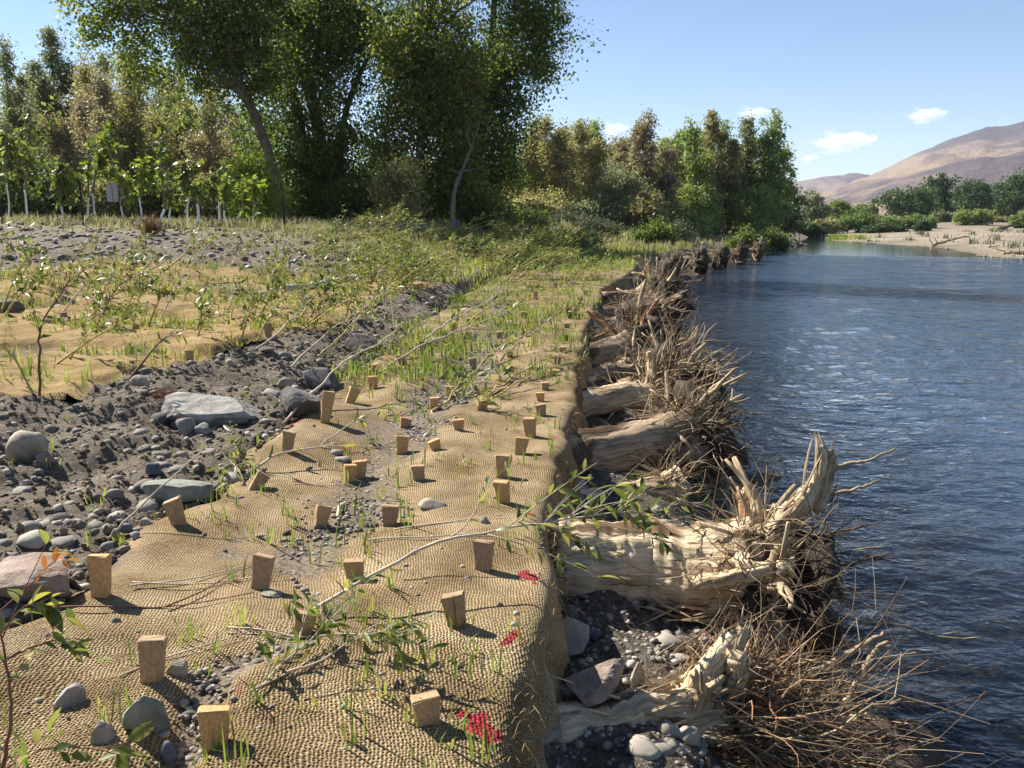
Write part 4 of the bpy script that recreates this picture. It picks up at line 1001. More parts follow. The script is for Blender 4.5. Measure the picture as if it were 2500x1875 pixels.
for a in [
    ('boulder', 'large flat topped pale grey boulder in the dirt strip', 386, 652, 945, 1044, 'stone_white', 1, .75, 4),
    ('boulder', 'dark boulder wedged right of the pale flat boulder', 655, 790, 938, 1020, 'stone_dark', 2, .6, 3),
    ('boulder', 'dark boulder half shaded above the wedged one, near the long stakes', 725, 852, 885, 948, 'stone_dark', 3, .5, 3),
    ('boulder', 'brownish boulder on the far part of the dirt strip', 838, 922, 810, 868, 'stone_pink', 4, .6, 3),
    ('boulder', 'round tan boulder at the left edge of the dirt', 30, 113, 1053, 1127, 'stone_tan', 5, .1, 3),
    ('boulder', 'angular grey green rock behind the leaning stake', 357, 542, 1150, 1240, 'stone_green', 6, .9, 3),
    ('boulder', 'pinkish boulder with a dark shaded side at the left edge beside the mat', -40, 182, 1360, 1485, 'stone_pink', 7, .7, 4),
    ('boulder', 'angular pale green rock lying on the mat at bottom left', 292, 417, 1696, 1808, 'stone_green', 8, .85, 4),
    ('boulder', 'broken tan rock with sharp faces in the cobble pit below the mat edge', 1378, 1530, 1603, 1740, 'stone_pink', 9, .95, 4),
    ('boulder', 'smooth grey slab in shadow against the mat edge', 1338, 1455, 1502, 1602, 'stone_grey', 10, .7, 3),
    ('boulder', 'brown rock right of the broken tan rock', 1528, 1575, 1615, 1692, 'stone_tan', 11, .7, 3),
    ('boulder', 'dark boulder at the left edge beside the orange mat', -45, 52, 729, 778, 'stone_dark', 12, .4, 3),
    ('cobble', 'tan egg shaped cobble propped against the torn mat edge', 322, 366, 912, 950, 'stone_tan', 13, 0, 3),
    ('cobble', 'pinkish tan flat rock beside the round tan boulder', 82, 128, 1100, 1138, 'stone_pink', 14, .5, 3),
    ('cobble', 'dark blue grey cobble in the middle of the dirt', 354, 398, 1126, 1160, 'stone_slate', 15, .1, 3),
    ('cobble', 'round grey cobble in front of the pale flat boulder', 430, 480, 1017, 1060, 'stone_grey', 16, .1, 3),
    ('cobble', 'grey cobble right of the round one by the flat boulder', 474, 520, 1030, 1062, 'stone_grey', 17, .1, 3),
    ('cobble', 'pale flat cobble above the wedged dark boulder', 630, 690, 943, 972, 'stone_white', 18, .2, 3),
    ('cobble', 'tan cobble leaning on the pale flat cobble', 678, 720, 918, 955, 'stone_tan', 19, .2, 3),
    ('cobble', 'pale cobble tucked under the orange mat edge', 550, 581, 874, 896, 'stone_tan', 20, .1, 2),
    ('cobble', 'pale grey flat rock on the gravel at upper left', 56, 98, 655, 677, 'stone_grey', 21, .3, 2),
    ('cobble', 'pink rock on the gravel at upper left', 130, 164, 652, 673, 'stone_pink', 22, .5, 2),
    ('cobble', 'speckled grey round cobble on the mat at bottom left', 138, 206, 1677, 1735, 'stone_grey', 23, .05, 4),
    ('cobble', 'tan cobble below the pale green rock on the mat', 220, 282, 1765, 1828, 'stone_tan', 24, .15, 4),
    ('cobble', 'round tan cobble touching the stake at bottom left', 410, 460, 1611, 1657, 'stone_tan', 25, .05, 4),
    ('cobble', 'long dark slate cobble at the bottom edge', 398, 434, 1815, 1880, 'stone_slate', 26, .1, 3),
    ('cobble', 'pinkish brown cobble beside the long dark one', 431, 469, 1812, 1843, 'stone_pink', 27, .1, 3),
    ('cobble', 'flat pale rock at the foot of a stake in the middle of the mat', 635, 696, 1434, 1468, 'stone_green', 28, .7, 3),
    ('cobble', 'small bluish pebble alone on the weave at left', 272, 296, 1506, 1528, 'stone_green', 29, .1, 2),
    ('cobble', 'round blue grey cobble in the pit below the big log', 1420, 1471, 1527, 1569, 'stone_slate', 30, .05, 3),
    ('cobble', 'dark round cobble under the shaded end of the big log', 1363, 1411, 1472, 1519, 'stone_dark', 31, .05, 3),
    ('cobble', 'round grey cobble against the mat foot near the bottom', 1320, 1365, 1653, 1696, 'stone_grey', 32, .05, 3),
    ('cobble', 'pale round cobble lit at the edge of the hollow under the log', 1590, 1617, 1582, 1608, 'stone_tan', 33, .05, 3),
    ('cobble', 'upper pale pebble of the pair in the shade under the log', 1474, 1496, 1492, 1518, 'stone_tan', 34, .05, 2),
    ('cobble', 'lower brown pebble of the pair in the shade under the log', 1475, 1505, 1525, 1551, 'stone_pink', 35, .05, 2),
    ('cobble', 'cream coloured stone among the logs', 1426, 1457, 917, 933, 'stone_cream', 36, .1, 2),
    ('cobble', 'white elongated cobble on the gravel spill in the middle', 818, 864, 1109, 1131, 'stone_white', 37, .1, 3),
    ('cobble', 'pale cobble left of the white elongated one', 800, 838, 1094, 1114, 'stone_white', 38, .1, 3),
    ('cobble', 'pale cobble on the farther gravel spill', 1102, 1130, 904, 925, 'stone_grey', 39, .1, 2),
    ('cobble', 'grey cobble near the top of the gravel spill', 1165, 1190, 904, 922, 'stone_grey', 40, .1, 2),
    ('cobble', 'pinkish grey lump of soil on the mat below two stakes', 1020, 1098, 1210, 1250, 'stone_tan', 41, .5, 3),
    ('cobble', 'round tan stone beside the long whip in the middle', 1165, 1195, 1252, 1284, 'stone_tan', 42, .2, 3),
    ('cobble', 'tan rock on the log ledge behind the leafy whip', 1378, 1440, 1165, 1200, 'stone_pink', 43, .6, 3),
    ('cobble', 'tan cobble of the line at the mat corner near the leaning stake', 270, 295, 1290, 1313, 'stone_tan', 44, .1, 3),
    ('cobble', 'dark cobble of the line at the mat corner near the leaning stake', 293, 324, 1278, 1303, 'stone_slate', 45, .1, 3),
    ('cobble', 'grey flat cobble of the line at the mat corner near the leaning stake', 315, 343, 1297, 1319, 'stone_grey', 46, .1, 3),
    ('cobble', 'tan flat cobble above the mat corner near the leaning stake', 338, 376, 1263, 1287, 'stone_tan', 47, .2, 3),
]:
    stone(a[0], a[1], a[2], a[3], a[4], a[5], a[6], a[7] + 900, a[8], a[0], None, sub=a[9])
def gravel(name, label, P, S, seed, sub=1, tint=None, cat='gravel', flat=.6, mat='pebbles', lump=.3):
    rs = np.random.default_rng(seed); V0, F0 = ICO[sub]
    K = 24; lib = []
    for k_ in range(K):
        n = fbm(V0[:, 0] * 1.2 + k_ * 5.3, V0[:, 1] * 1.2, V0[:, 2] * 1.2 + .01, o=2, s=seed + k_)
        q = V0 * (1 + lump * n)[:, None] * np.array([1, rs.uniform(.6, .95), rs.uniform(.35, .75) * flat / .6])
        lib.append(q)
    lib = np.array(lib)
    N = len(P); kk = rs.integers(0, K, N); v = lib[kk]
    a, t = rs.uniform(0, 6.28, N), rs.normal(size=N) * .25
    ca, sa, ct, st = np.cos(a)[:, None], np.sin(a)[:, None], np.cos(t)[:, None], np.sin(t)[:, None]
    x, y, z = v[..., 0], v[..., 1] * ct - v[..., 2] * st, v[..., 1] * st + v[..., 2] * ct
    v = np.stack([x * ca - y * sa, x * sa + y * ca, z], -1) * S[:, None, None] * .5
    v = v + P[:, None]
    F = (F0[None] + (np.arange(N) * len(V0))[:, None, None]).reshape(-1, 3)
    tt = np.clip(rs.beta(1.6, 1.8, N) if tint is None else tint, 0, 1)
    add(name, new_mesh(name, v.reshape(-1, 3), F, M[mat], mat == 'pebbles', {'tint': ('FACE', np.repeat(tt, len(F0)))}), None, None, label, cat, None, 'stuff')
def scatter(n, x0, x1, y0, y1, fn, rs, lift=0.0, ylog=True):
    x = rs.uniform(x0, x1, n); y = (np.exp(rs.uniform(math.log(y0), math.log(y1), n)) if ylog else rs.uniform(y0, y1, n))
    k_ = fn(x, y) > rs.random(n)
    x, y = x[k_], y[k_]
    return np.stack([x, y, macro(x, y) + ground_extra(x, y) + lift], -1)
rs = np.random.default_rng(70)
def size(n, lo, hi, rs, p=2.6): return lo + (hi - lo) * rs.random(n) ** p
dirt_fn = lambda x, y: ((x < xl(y) + .12) & (x > xu(y) - .05 - 9 * (y < 6.3)) & ~in_up(x, y)) * (.30 + .7 * sstep(-.15, .5, vnoise(x * 1.6, y * 1.6, s=301)) + 1.0 * (x > xl(y) - .5))
P = scatter(6500, -5.0, -1.2, 2.6, 19, dirt_fn, rs)
gravel('gravel', 'loose grey pebbles strewn over the dark dirt strip between the mats', P, size(len(P), .014, .075, rs) * (1 + .25 * (P[:, 1] > 8)), 71, 1)
P = scatter(900, -5.0, -1.2, 3.2, 19, dirt_fn, rs)
gravel('gravel', 'fist sized cobbles scattered on the dirt strip between the mats', P, size(len(P), .06, .16, rs, 2.2), 72, 2)
P = scatter(34000, -1.8, .8, 2.1, 12, lambda x, y: in_low(x, y) * np.clip(spill(x, y) * 1.6 - .3, 0, 1), rs, .012)
gravel('gravel', 'small grey gravel washed over the middle of the lower mat', P, size(len(P), .010, .042, rs, 2.2), 73, 1)
P = scatter(420, -2.0, 1.0, 2.1, 12, lambda x, y: in_low(x, y) * np.clip(spill(x, y) * 1.6 - .25, 0, 1), rs, .012)
gravel('gravel', 'larger pebbles in the gravel washed over the lower mat', P, size(len(P), .035, .085, rs, 2.0), 74, 2)
P = scatter(13000, -.1, 4.8, 2.0, 24, lambda x, y: ((x > xe(y) + .03) & (x < xs(y) + .1)) * (.4 + .6 * (vnoise(x * 2, y * 2, s=303) > -.2)), rs)
gravel('gravel', 'small river pebbles on the ledge below the mat edge, under the logs', P, size(len(P), .012, .06, rs, 2.2), 75, 1, tint=.25 + .7 * rs.random(len(P)))
P = scatter(6500, -.3, 2.2, 2.0, 6.5, lambda x, y: ((x > xe(y) + .03) & (x < xs(y) - .2)) * (.35 + .65 * (vnoise(x * 3, y * 3, s=307) > -.1)), rs)
gravel('gravel', 'grey gravel packed around the nearest logs below the mat', P, size(len(P), .008, .045, rs, 2.0), 83, 1, tint=.2 + .75 * rs.random(len(P)))
P = scatter(1100, -.1, 4.8, 2.0, 22, lambda x, y: ((x > xe(y) + .05) & (x < xs(y) - .1)) * 1.0, rs)
gravel('gravel', 'rounded cobbles piled on the ledge below the mat edge', P, size(len(P), .05, .15, rs, 2.0), 76, 2, tint=.25 + .7 * rs.random(len(P)))
P = scatter(6500, -19, -1.5, 11, 26, lambda x, y: (~in_up(x, y) & (x < xu(y) - .3)) * (1 - .85 * sstep(20, 25, y)), rs, ylog=False)
gravel('gravel', 'grey stony rubble between the orange mat and the saplings', P, size(len(P), .04, .22, rs, 2.6), 77, 1)
P = scatter(500, -16, -6.5, 10.5, 17, lambda x, y: ~in_up(x, y) * 1.0, rs, ylog=False)
gravel('gravel', 'dark cobbles heaped left of the orange mat', P, size(len(P), .08, .30, rs, 2.2), 78, 2, tint=rs.beta(1.2, 3, len(P)))
P = scatter(1500, 11, 24, 50, 78, lambda x, y: ((x > xe(y) - .4) & (x < xs(y) + .5)) * 1.0, rs, ylog=False)
gravel('gravel', 'pale cobbles on the bank below the right grove', P, size(len(P), .12, .45, rs), 79, 1)
P = scatter(3000, 30, 75, 54, 112, lambda x, y: (x > xr(y) - .5) * 1.0, rs, ylog=False)
gravel('gravel', 'pale stones dotted over the far gravel bar', P, size(len(P), .05, .28, rs), 80, 1, tint=.45 + .5 * rs.random(len(P)))
P = scatter(1500, -2.2, 1.0, 2.1, 9, lambda x, y: in_low(x, y) * (.15 + .85 * sstep(-.1, .6, vnoise(x * 1.9, y * 1.9, s=305))), rs, .012)
gravel('gravel', 'scattered single pebbles lying about on the lower mat', P, size(len(P), .008, .04, rs, 3.0), 82, 1)
# clods of the dug soil
P = scatter(15000, -5.0, -1.2, 2.6, 12, lambda x, y: (dirt_fn(x, y) > 0) * .9, rs)
gravel('soil_clods', 'crumbly dark soil clods on the dirt strip', P, size(len(P), .010, .06, rs, 2.6), 81, 1, tint=rs.random(len(P)), cat='soil', flat=1.0, mat='clods', lump=.55)

# ================================================================== STAKES
ORD = ['nearest', 'second', 'third', 'fourth', 'fifth', 'sixth', 'seventh', 'eighth', 'ninth', 'tenth', 'eleventh', 'twelfth', 'thirteenth', 'fourteenth', 'fifteenth', 'sixteenth', 'seventeenth', 'eighteenth', 'nineteenth', 'twentieth', 'twenty first', 'twenty second', 'twenty third', 'twenty fourth']
def stake_mesh(seed):
    rs = np.random.default_rng(seed)
    w, w2, t, t2 = .090, .058, .042, .036
    H, D_ = 1.0, .35     # unit height above ground, buried part
    tilt = rs.normal()
    zs = [-D_, 0, .35, .7, .975, 1.0]
    V = []
    for z in zs:
        f = (z + D_) / (1 + D_); ww = (w2 + (w - w2) * f) / 2; tt = (t2 + (t - t2) * f) / 2
        if z == 1.0: ww -= .003; tt -= .003
        ch = .003
        ring = [(-ww + ch, -tt), (ww - ch, -tt), (ww, -tt + ch), (ww, tt - ch), (ww - ch, tt), (-ww + ch, tt), (-ww, tt - ch), (-ww, -tt + ch)]
        for (x, y) in ring:
            V.append((x + .0015 * rs.normal(), y + .0015 * rs.normal(), z + (.03 * x / .05 * tilt + .02 * rs.normal() * .5 if z >= .97 else 0)))
    n = 8; Q = []
    for i in range(len(zs) - 1):
        for j in range(n): Q.append((i*n+j, i*n+(j+1) % n, (i+1)*n+(j+1) % n, (i+1)*n+j))
    me = new_mesh('wooden_stake', np.array(V), [np.array(Q), np.array([[(len(zs)-1)*n + j for j in range(n)]])], M['stake'], False)
    return me
STM = [stake_mesh(s) for s in range(6)]
def stake(row, bx, by, ty, rot, lean=(0, 0), ws=1.0, tops=None):
    P = hit(bx, by); y = P[1]
    top = aty(bx if tops is None else tops, ty, y)
    h = top[2] - P[2]
    i = len(STK)
    o = add('wooden_stake', STM[i % 6], None, P)
    dx = (top[0] - P[0]) / max(h, .02)
    rj = np.random.default_rng(i + 7)
    o.scale = (ws * rj.uniform(.9, 1.06), ws * rj.uniform(.85, 1.1), h * rj.uniform(.94, 1.06))
    o.rotation_euler = (rj.normal() * .06, math.atan(dx) + rj.normal() * .03, rot + rj.normal() * .12)
    STK.append((row, y, o, lean, h))
    return o
STK = []
for a in [  # row, base x, base y, top y, yaw, top x
    ('left', 247, 1457, 1360, .10, 240), ('left', 372, 1668, 1556, .12, 381), ('left', 525, 1833, 1728, .30, 519), ('left', 440, 1285, 1220, .15, 420), ('left', 620, 1196, 1152, .45, 650),
    ('left', 702, 1105, 1050, .25, 705), ('left', 793, 1034, 958, .15, 800), ('left', 852, 987, 946, .3, 874), ('left', 912, 953, 918, .0, 909), ('left', 915, 912, 888, .2, 911), ('left', 982, 890, 867, .1, 980), ('left', 1033, 868, 832, .1, 1030), ('left', 1072, 848, 824, .5, 1064), ('left', 1108, 823, 787, .2, 1110), ('left', 1148, 795, 776, .1, 1145), ('left', 1164, 790, 774, .3, 1162),
    ('middle', 634, 1442, 1354, .14, 640), ('middle', 737, 1556, 1497, .35, 748), ('middle', 780, 1288, 1235, .4, 796), ('middle', 868, 1420, 1362, .0, 863), ('middle', 951, 1285, 1232, .0, 952), ('middle', 875, 1172, 1127, .3, 878), ('middle', 854, 1180, 1135, .5, 856), ('middle', 1025, 1178, 1134, -.1, 1020),
    ('middle', 980, 1114, 1066, .1, 982), ('middle', 1066, 1102, 1072, .6, 1058), ('middle', 1120, 1053, 1025, .0, 1120), ('middle', 1058, 1002, 969, .2, 1060), ('middle', 1173, 1006, 983, .35, 1178), ('middle', 1098, 967, 944, .2, 1098), ('middle', 986, 1047, 1018, .2, 992), ('middle', 1156, 902, 875, .1, 1153), ('middle', 1243, 915, 892, .2, 1246), ('middle', 1220, 828, 810, .2, 1219), ('middle', 1279, 778, 760, .1, 1278), ('middle', 1309, 733, 711, .1, 1309), ('middle', 1357, 704, 689, .1, 1357), ('middle', 1245, 873, 858, .1, 1243),
    ('river', 1045, 1772, 1697, .32, 1036), ('river', 1118, 1532, 1446, .12, 1108), ('river', 1180, 1396, 1323, -.2, 1181), ('river', 1232, 1231, 1174, -.15, 1224), ('river', 1224, 1170, 1112, .05, 1226), ('river', 1269, 1113, 1069, .0, 1274), ('river', 1296, 1068, 1018, -.25, 1293), ('river', 1321, 1017, 987, .05, 1319), ('river', 1320, 983, 958, .0, 1319), ('river', 1330, 954, 932, .2, 1330), ('river', 1350, 919, 902, .2, 1352), ('river', 1358, 891, 871, .3, 1361), ('river', 1373, 862, 847, .1, 1373), ('river', 1383, 834, 816, .1, 1384), ('river', 1384, 802, 788, .1, 1384), ('river', 1390, 778, 750, .1, 1391), ('river', 1403, 769, 752, .3, 1406), ('river', 1415, 744, 727, .1, 1416), ('river', 1382, 694, 676, .1, 1382), ('river', 1428, 722, 708, .1, 1428),
    ('upper', 122, 809, 793, .1, 122), ('upper', 157, 783, 762, .1, 154), ('upper', 331, 821, 791, .1, 331), ('upper', 463, 889, 855, .0, 461), ('upper', 657, 834, 791, -.2, 654), ('upper', 803, 818, 799, .1, 803), ('upper', 110, 638, 608, .1, 110), ('upper', 1190 - 640, 740, 722, .1, 552), ('upper', 900, 700, 685, .1, 900),
]:
    stake(a[0], a[1], a[2], a[3], a[4], tops=a[5], ws=(1.0 if a[0] != 'upper' else .9))
RW = {'left': 'in the row beside the dirt strip', 'middle': 'in the middle of the lower mat', 'river': 'in the river edge row', 'upper': 'on the orange upper mat'}
for row in RW:
    q = sorted([s for s in STK if s[0] == row], key=lambda s: s[1])
    for i, (r_, y, o, ln, h) in enumerate(q):
        adj = 'leaning ' if abs(o.rotation_euler[1]) > .3 else ''
        o['label'] = f'{adj}wooden stake, {ORD[i]} from the camera {RW[row]}' if i else f'{adj}wooden stake nearest the camera {RW[row]}'
        o['category'] = 'stake'; o['group'] = 'wooden stakes pinning the mats'
# ================================================================== LEAVES, WHIPS
def lance(nl=6, curl=.18, fold=.25, seed=0):
    """a willow leaf of length 1 along +x, as 2 x nl strips"""
    t = np.linspace(0, 1, nl); w = .135 * np.sin(np.pi * np.clip(t, 0, 1) ** .85) ** .8; w[0] = .008; w[-1] = .004
    z = -curl * t ** 2
    V = np.concatenate([np.stack([t, -w, z + fold * w], -1), np.stack([t, 0 * t, z], -1), np.stack([t, w, z + fold * w], -1)])
    i = np.arange(nl - 1)
    Q = np.vstack([np.stack([i, i+1, nl+i+1, nl+i], -1), np.stack([nl+i, nl+i+1, 2*nl+i+1, 2*nl+i], -1)])
    return V, Q
LEAF = {}
def leaf_lib(mat, tints, asp=1.0):
    k_ = (mat, asp)
    if k_ not in LEAF:
        LEAF[k_] = []
        for j, tn in enumerate(tints):
            V, Q = lance(6, .05 + .12 * (j % 3), .15 + .25 * ((j + 1) % 3))
            V = V * [1, asp, 1]
            LEAF[k_].append(new_mesh('leaf', V, Q, M[mat], True, {'tint': ('FACE', np.full(len(Q), tn))}))
    return LEAF[k_]
from mathutils import Matrix
def leaf_frames(P, Tn, rs, droop=.45, spread=.9):
    n = len(P)
    d = rs.normal(size=(n, 3)); d -= Tn * (d * Tn).sum(1, keepdims=True); d /= np.linalg.norm(d, axis=1, keepdims=True)
    ax = Tn * (.55 + .3 * rs.random((n, 1))) + d * spread + np.array([0, 0, -1.0]) * droop * rs.random((n, 1))
    ax /= np.linalg.norm(ax, axis=1, keepdims=True)
    nn = rs.normal(size=(n, 3)) * .6 + [0, 0, 1]; nn -= ax * (nn * ax).sum(1, keepdims=True); nn /= np.linalg.norm(nn, axis=1, keepdims=True)
    return ax, np.cross(nn, ax), nn
def leaves_joined(P, Tn, length, rs, tint=(.1, .95), nl=4, asp=1.0, **kw):
    ax, by, nz = leaf_frames(P, Tn, rs, **kw)
    V0, Q0 = lance(nl); V0 = V0 * [1, asp, 1]; n = len(P)
    L_ = length * (.6 + .7 * rs.random(n))
    V = (V0[None, :, 0, None] * ax[:, None] + V0[None, :, 1, None] * by[:, None] + V0[None, :, 2, None] * nz[:, None]) * L_[:, None, None] + P[:, None]
    Q = (Q0[None] + (np.arange(n) * len(V0))[:, None, None]).reshape(-1, 4)
    t = tint[0] + (tint[1] - tint[0]) * rs.random(n)
    return V.reshape(-1, 3), Q, np.repeat(t, len(Q0))
def whip_stems(base, tips, r0, rs, twigs=0, tw_len=.3, m=16, wig=.01, t0=.4):
    """list of (path, radii): main stem plus side twigs"""
    out = [(base, np.linspace(r0, r0 * .28, len(base)))]
    L_ = np.linalg.norm(np.diff(base, axis=0), axis=1).sum()
    for i in range(twigs):
        k_ = int(rs.uniform(t0, .97) * (len(base) - 2)) + 1
        T_ = unit(base[min(k_ + 1, len(base) - 1)] - base[k_ - 1])
        d = unit(rs.normal(size=3)); d = unit(T_ * 1.0 + .75 * unit(d - T_ * d.dot(T_)) + [0, 0, .15])
        l = tw_len * rs.uniform(.5, 1.2)
        p = base[k_] + d * np.linspace(0, l, 7)[:, None] + np.array([0, 0, -.25]) * (np.linspace(0, 1, 7) ** 2 * l)[:, None] * rs.random()
        out.append((p, np.linspace(r0 * .35, r0 * .12, 7)))
    return out
def whip(name, label, pix, y0, y1, r0, stem, leafm, nleaf, llen, seed, single=False, group=None, twigs=6, tw_len=.3, t0=.35, tint=(.1, .95), cat='willow cutting', asp=1.0, zlift=0., basehit=True, droop=.45):
    """pix: photo points from the foot to the tip; the shoot leans from distance y0 to y1"""
    rs = np.random.default_rng(seed)
    p = np.array(pix, float)
    if basehit:
        B = hit(*pix[0]); y0 = B[1] if y0 is None else y0
    if y1 is None: y1 = y0 + .3
    s = np.concatenate([[0], np.cumsum(np.linalg.norm(np.diff(p, axis=0), axis=1))]); s /= s[-1]
    pts = [aty(a, b, y0 + (y1 - y0) * f) for (a, b), f in zip(p, s)]
    if basehit: pts[0] = B - [0, 0, .03]
    path = smooth_path(pts, 18)
    Lm = np.linalg.norm(np.diff(path, axis=0), axis=1).sum()
    path[2:-1] += rs.normal(size=(15, 3)) * .004 * Lm
    root = thing(name, path[0], label, cat, group)
    st = whip_stems(path, None, r0, rs, twigs, tw_len, t0=t0)
    mb = MB()
    for k_, (q, r) in enumerate(st):
        mb.put(*tube(q, r, 6 if k_ == 0 else 4, True))
    v, f, at = mb.get(); so = part('stem', v, f, M[stem], root, True, at)
    # leaves along the outer part of the stem and along the twigs
    Ps, Ts = [], []
    w = np.array([.8] + [1.0] * (len(st) - 1)) * np.array([np.linalg.norm(np.diff(q, axis=0), axis=1).sum() for q, _ in st]); w /= w.sum()
    for i in range(nleaf):
        k_ = rs.choice(len(st), p=w); q = st[k_][0]
        u = rs.uniform(t0 if k_ == 0 else .1, 1.0) * (len(q) - 1.001); j = int(u)
        Ps.append(q[j] + (q[j + 1] - q[j]) * (u - j)); Ts.append(unit(q[j + 1] - q[j]))
    if nleaf:
        Ps, Ts = np.array(Ps), np.array(Ts)
        if single:
            lib = leaf_lib(leafm, (.1, .3, .45, .6, .8, .97), asp)
            ax, by, nz = leaf_frames(Ps, Ts, rs, droop=droop)
            for i in range(nleaf):
                l = llen * rs.uniform(.6, 1.25)
                o = bpy.data.objects.new('leaf', lib[int(rs.integers(0, len(lib)))]); COL.objects.link(o); o.parent = so
                m = Matrix((tuple(ax[i]), tuple(by[i]), tuple(nz[i]))).transposed().to_4x4()
                o.matrix_basis = Matrix.Translation(Vector(Ps[i] - path[0])) @ m @ Matrix.Diagonal((l, l, l, 1))
        else:
            V, Q, t = leaves_joined(Ps, Ts, llen, rs, tint, 4, asp, droop=droop)
            part('foliage', V, Q, M[leafm], root, True, {'tint': ('FACE', t)}, kind='stuff')
    return root
# near shoots with leaves one can tell apart
GW = 'leaning willow cuttings'
whip('willow_cutting', 'long bare pale whip crossing the mat with leafy tip over the big log', [(690, 1530), (800, 1459), (962, 1378), (1078, 1327), (1224, 1293), (1332, 1273), (1480, 1256), (1640, 1243)], None, 3.75, .0085, 'stem_pale', 'leaf_willow', 150, .085, 21, True, GW, 20, .48, .55)
whip('willow_cutting', 'forked pale twig rising from the long whip beside the river stakes', [(960, 1380), (1031, 1339), (1128, 1293), (1164, 1235), (1190, 1180)], 3.55, 3.8, .005, 'stem_pale', 'leaf_willow', 14, .07, 22, True, GW, 3, .2, .5, basehit=False)
whip('willow_cutting', 'pale whip starting at the bottom edge with leafy cluster over the mat', [(440, 1872), (521, 1820), (613, 1702), (675, 1640), (771, 1545), (830, 1490)], None, 2.95, .0065, 'stem_pale', 'leaf_willow', 105, .068, 23, True, GW, 14, .34, .5)
whip('willow_cutting', 'leafy side shoot hanging over the mat left of the river stakes', [(700, 1640), (790, 1610), (860, 1560), (920, 1540), (950, 1560)], 2.62, 2.75, .004, 'stem_pale', 'leaf_willow', 70, .066, 24, True, GW, 9, .22, .3, basehit=False)
whip('willow_cutting', 'red brown stem with big leaves at the left edge near the bottom', [(5, 1885), (22, 1790), (24, 1680), (10, 1590), (0, 1540)], 2.0, 2.0, .006, 'stem_red', 'leaf_willow', 12, .065, 25, True, GW, 4, .25, .2, basehit=False, asp=1.25)
whip('willow_cutting', 'red side shoot with big drooping leaves over the weave at bottom left', [(18, 1608), (90, 1575), (150, 1560), (215, 1562)], 2.0, 2.05, .0035, 'stem_red', 'leaf_willow', 15, .065, 26, True, GW, 3, .14, .15, basehit=False, asp=1.3)
whip('willow_cutting', 'leafy shoot in the bottom left corner of the picture', [(-20, 1900), (60, 1850), (140, 1822), (235, 1830), (300, 1845)], 1.9, 1.95, .0035, 'stem_red', 'leaf_willow', 18, .062, 27, True, GW, 5, .14, .15, basehit=False, asp=1.3)
whip('dying_twig', 'thin twig with curled orange dead leaves in front of the pinkish boulder', [(-10, 1500), (60, 1440), (110, 1390), (150, 1350)], 2.5, 2.6, .003, 'stem_red', 'leaf_dead', 10, .045, 28, True, None, 3, .1, .3, cat='twig', basehit=False, asp=1.5)
whip('willow_cutting', 'shoot with green leaves below the dead orange twig at left edge', [(-10, 1560), (40, 1500), (70, 1475), (110, 1480)], 2.3, 2.35, .003, 'stem_red', 'leaf_willow', 18, .075, 29, True, GW, 3, .12, .2, basehit=False, asp=1.2)
whip('willow_cutting', 'bare pale whip rising from the dirt behind the angular grey green rock', [(250, 1315), (340, 1240), (420, 1165), (498, 1098)], None, None, .007, 'stem_pale', 'leaf_willow', 3, .07, 30, True, GW, 0, .15, .6)
whip('willow_cutting', 'pale curved whip with a leafy foot growing over the fallen stake', [(560, 1178), (637, 1136), (694, 1105), (791, 1088), (849, 1090), (970, 1093)], None, 5.7, .010, 'stem_pale', 'leaf_willow', 12, .08, 31, True, GW, 3, .25, .05)
whip('willow_cutting', 'leafy tuft of willow at the fallen stake', [(600, 1185), (585, 1150), (560, 1120), (575, 1090)], None, None, .005, 'stem_pale', 'leaf_willow', 44, .085, 32, True, GW, 7, .18, .1)
whip('willow_cutting', 'bowed whip arching over the lower mat', [(770, 1100), (800, 1074), (896, 1009), (954, 997), (1066, 1028)], None, 6.6, .006, 'stem_pale', 'leaf_willow', 26, .08, 33, True, GW, 5, .25, .3)
whip('willow_cutting', 'long dark whip from the gravel spill toward the far stakes', [(800, 1330), (840, 1240), (885, 1175), (1030, 1090), (1110, 1000), (1190, 915), (1263, 847), (1360, 760)], None, 9.5, .011, 'stem_pale', 'leaf_willow', 80, .09, 34, False, GW, 10, .4, .4)
whip('willow_cutting', 'yellow whip reaching over the river edge of the mat', [(1170, 985), (1217, 943), (1282, 901), (1360, 870), (1429, 839)], None, 9.6, .011, 'stem_yellow', 'leaf_willow', 30, .09, 35, False, GW, 4, .4, .4)
whip('willow_cutting', 'second yellow whip below the first, reaching the mat edge', [(1165, 990), (1230, 955), (1300, 915), (1370, 890), (1432, 870)], None, 8.8, .009, 'stem_yellow', 'leaf_willow', 16, .08, 36, False, GW, 2, .3, .4)
whip('willow_cutting', 'pale whip crossing the middle stakes', [(1040, 1032), (1066, 1001), (1136, 928), (1224, 847), (1340, 781)], None, 9.5, .011, 'stem_yellow', 'leaf_willow', 80, .09, 37, False, GW, 10, .4, .3)
whip('willow_cutting', 'leafy clump on a stake in the middle of the mat', [(1150, 1010), (1180, 970), (1210, 930), (1230, 900)], None, None, .006, 'stem_yellow', 'leaf_willow', 40, .10, 38, True, GW, 7, .25, .1)
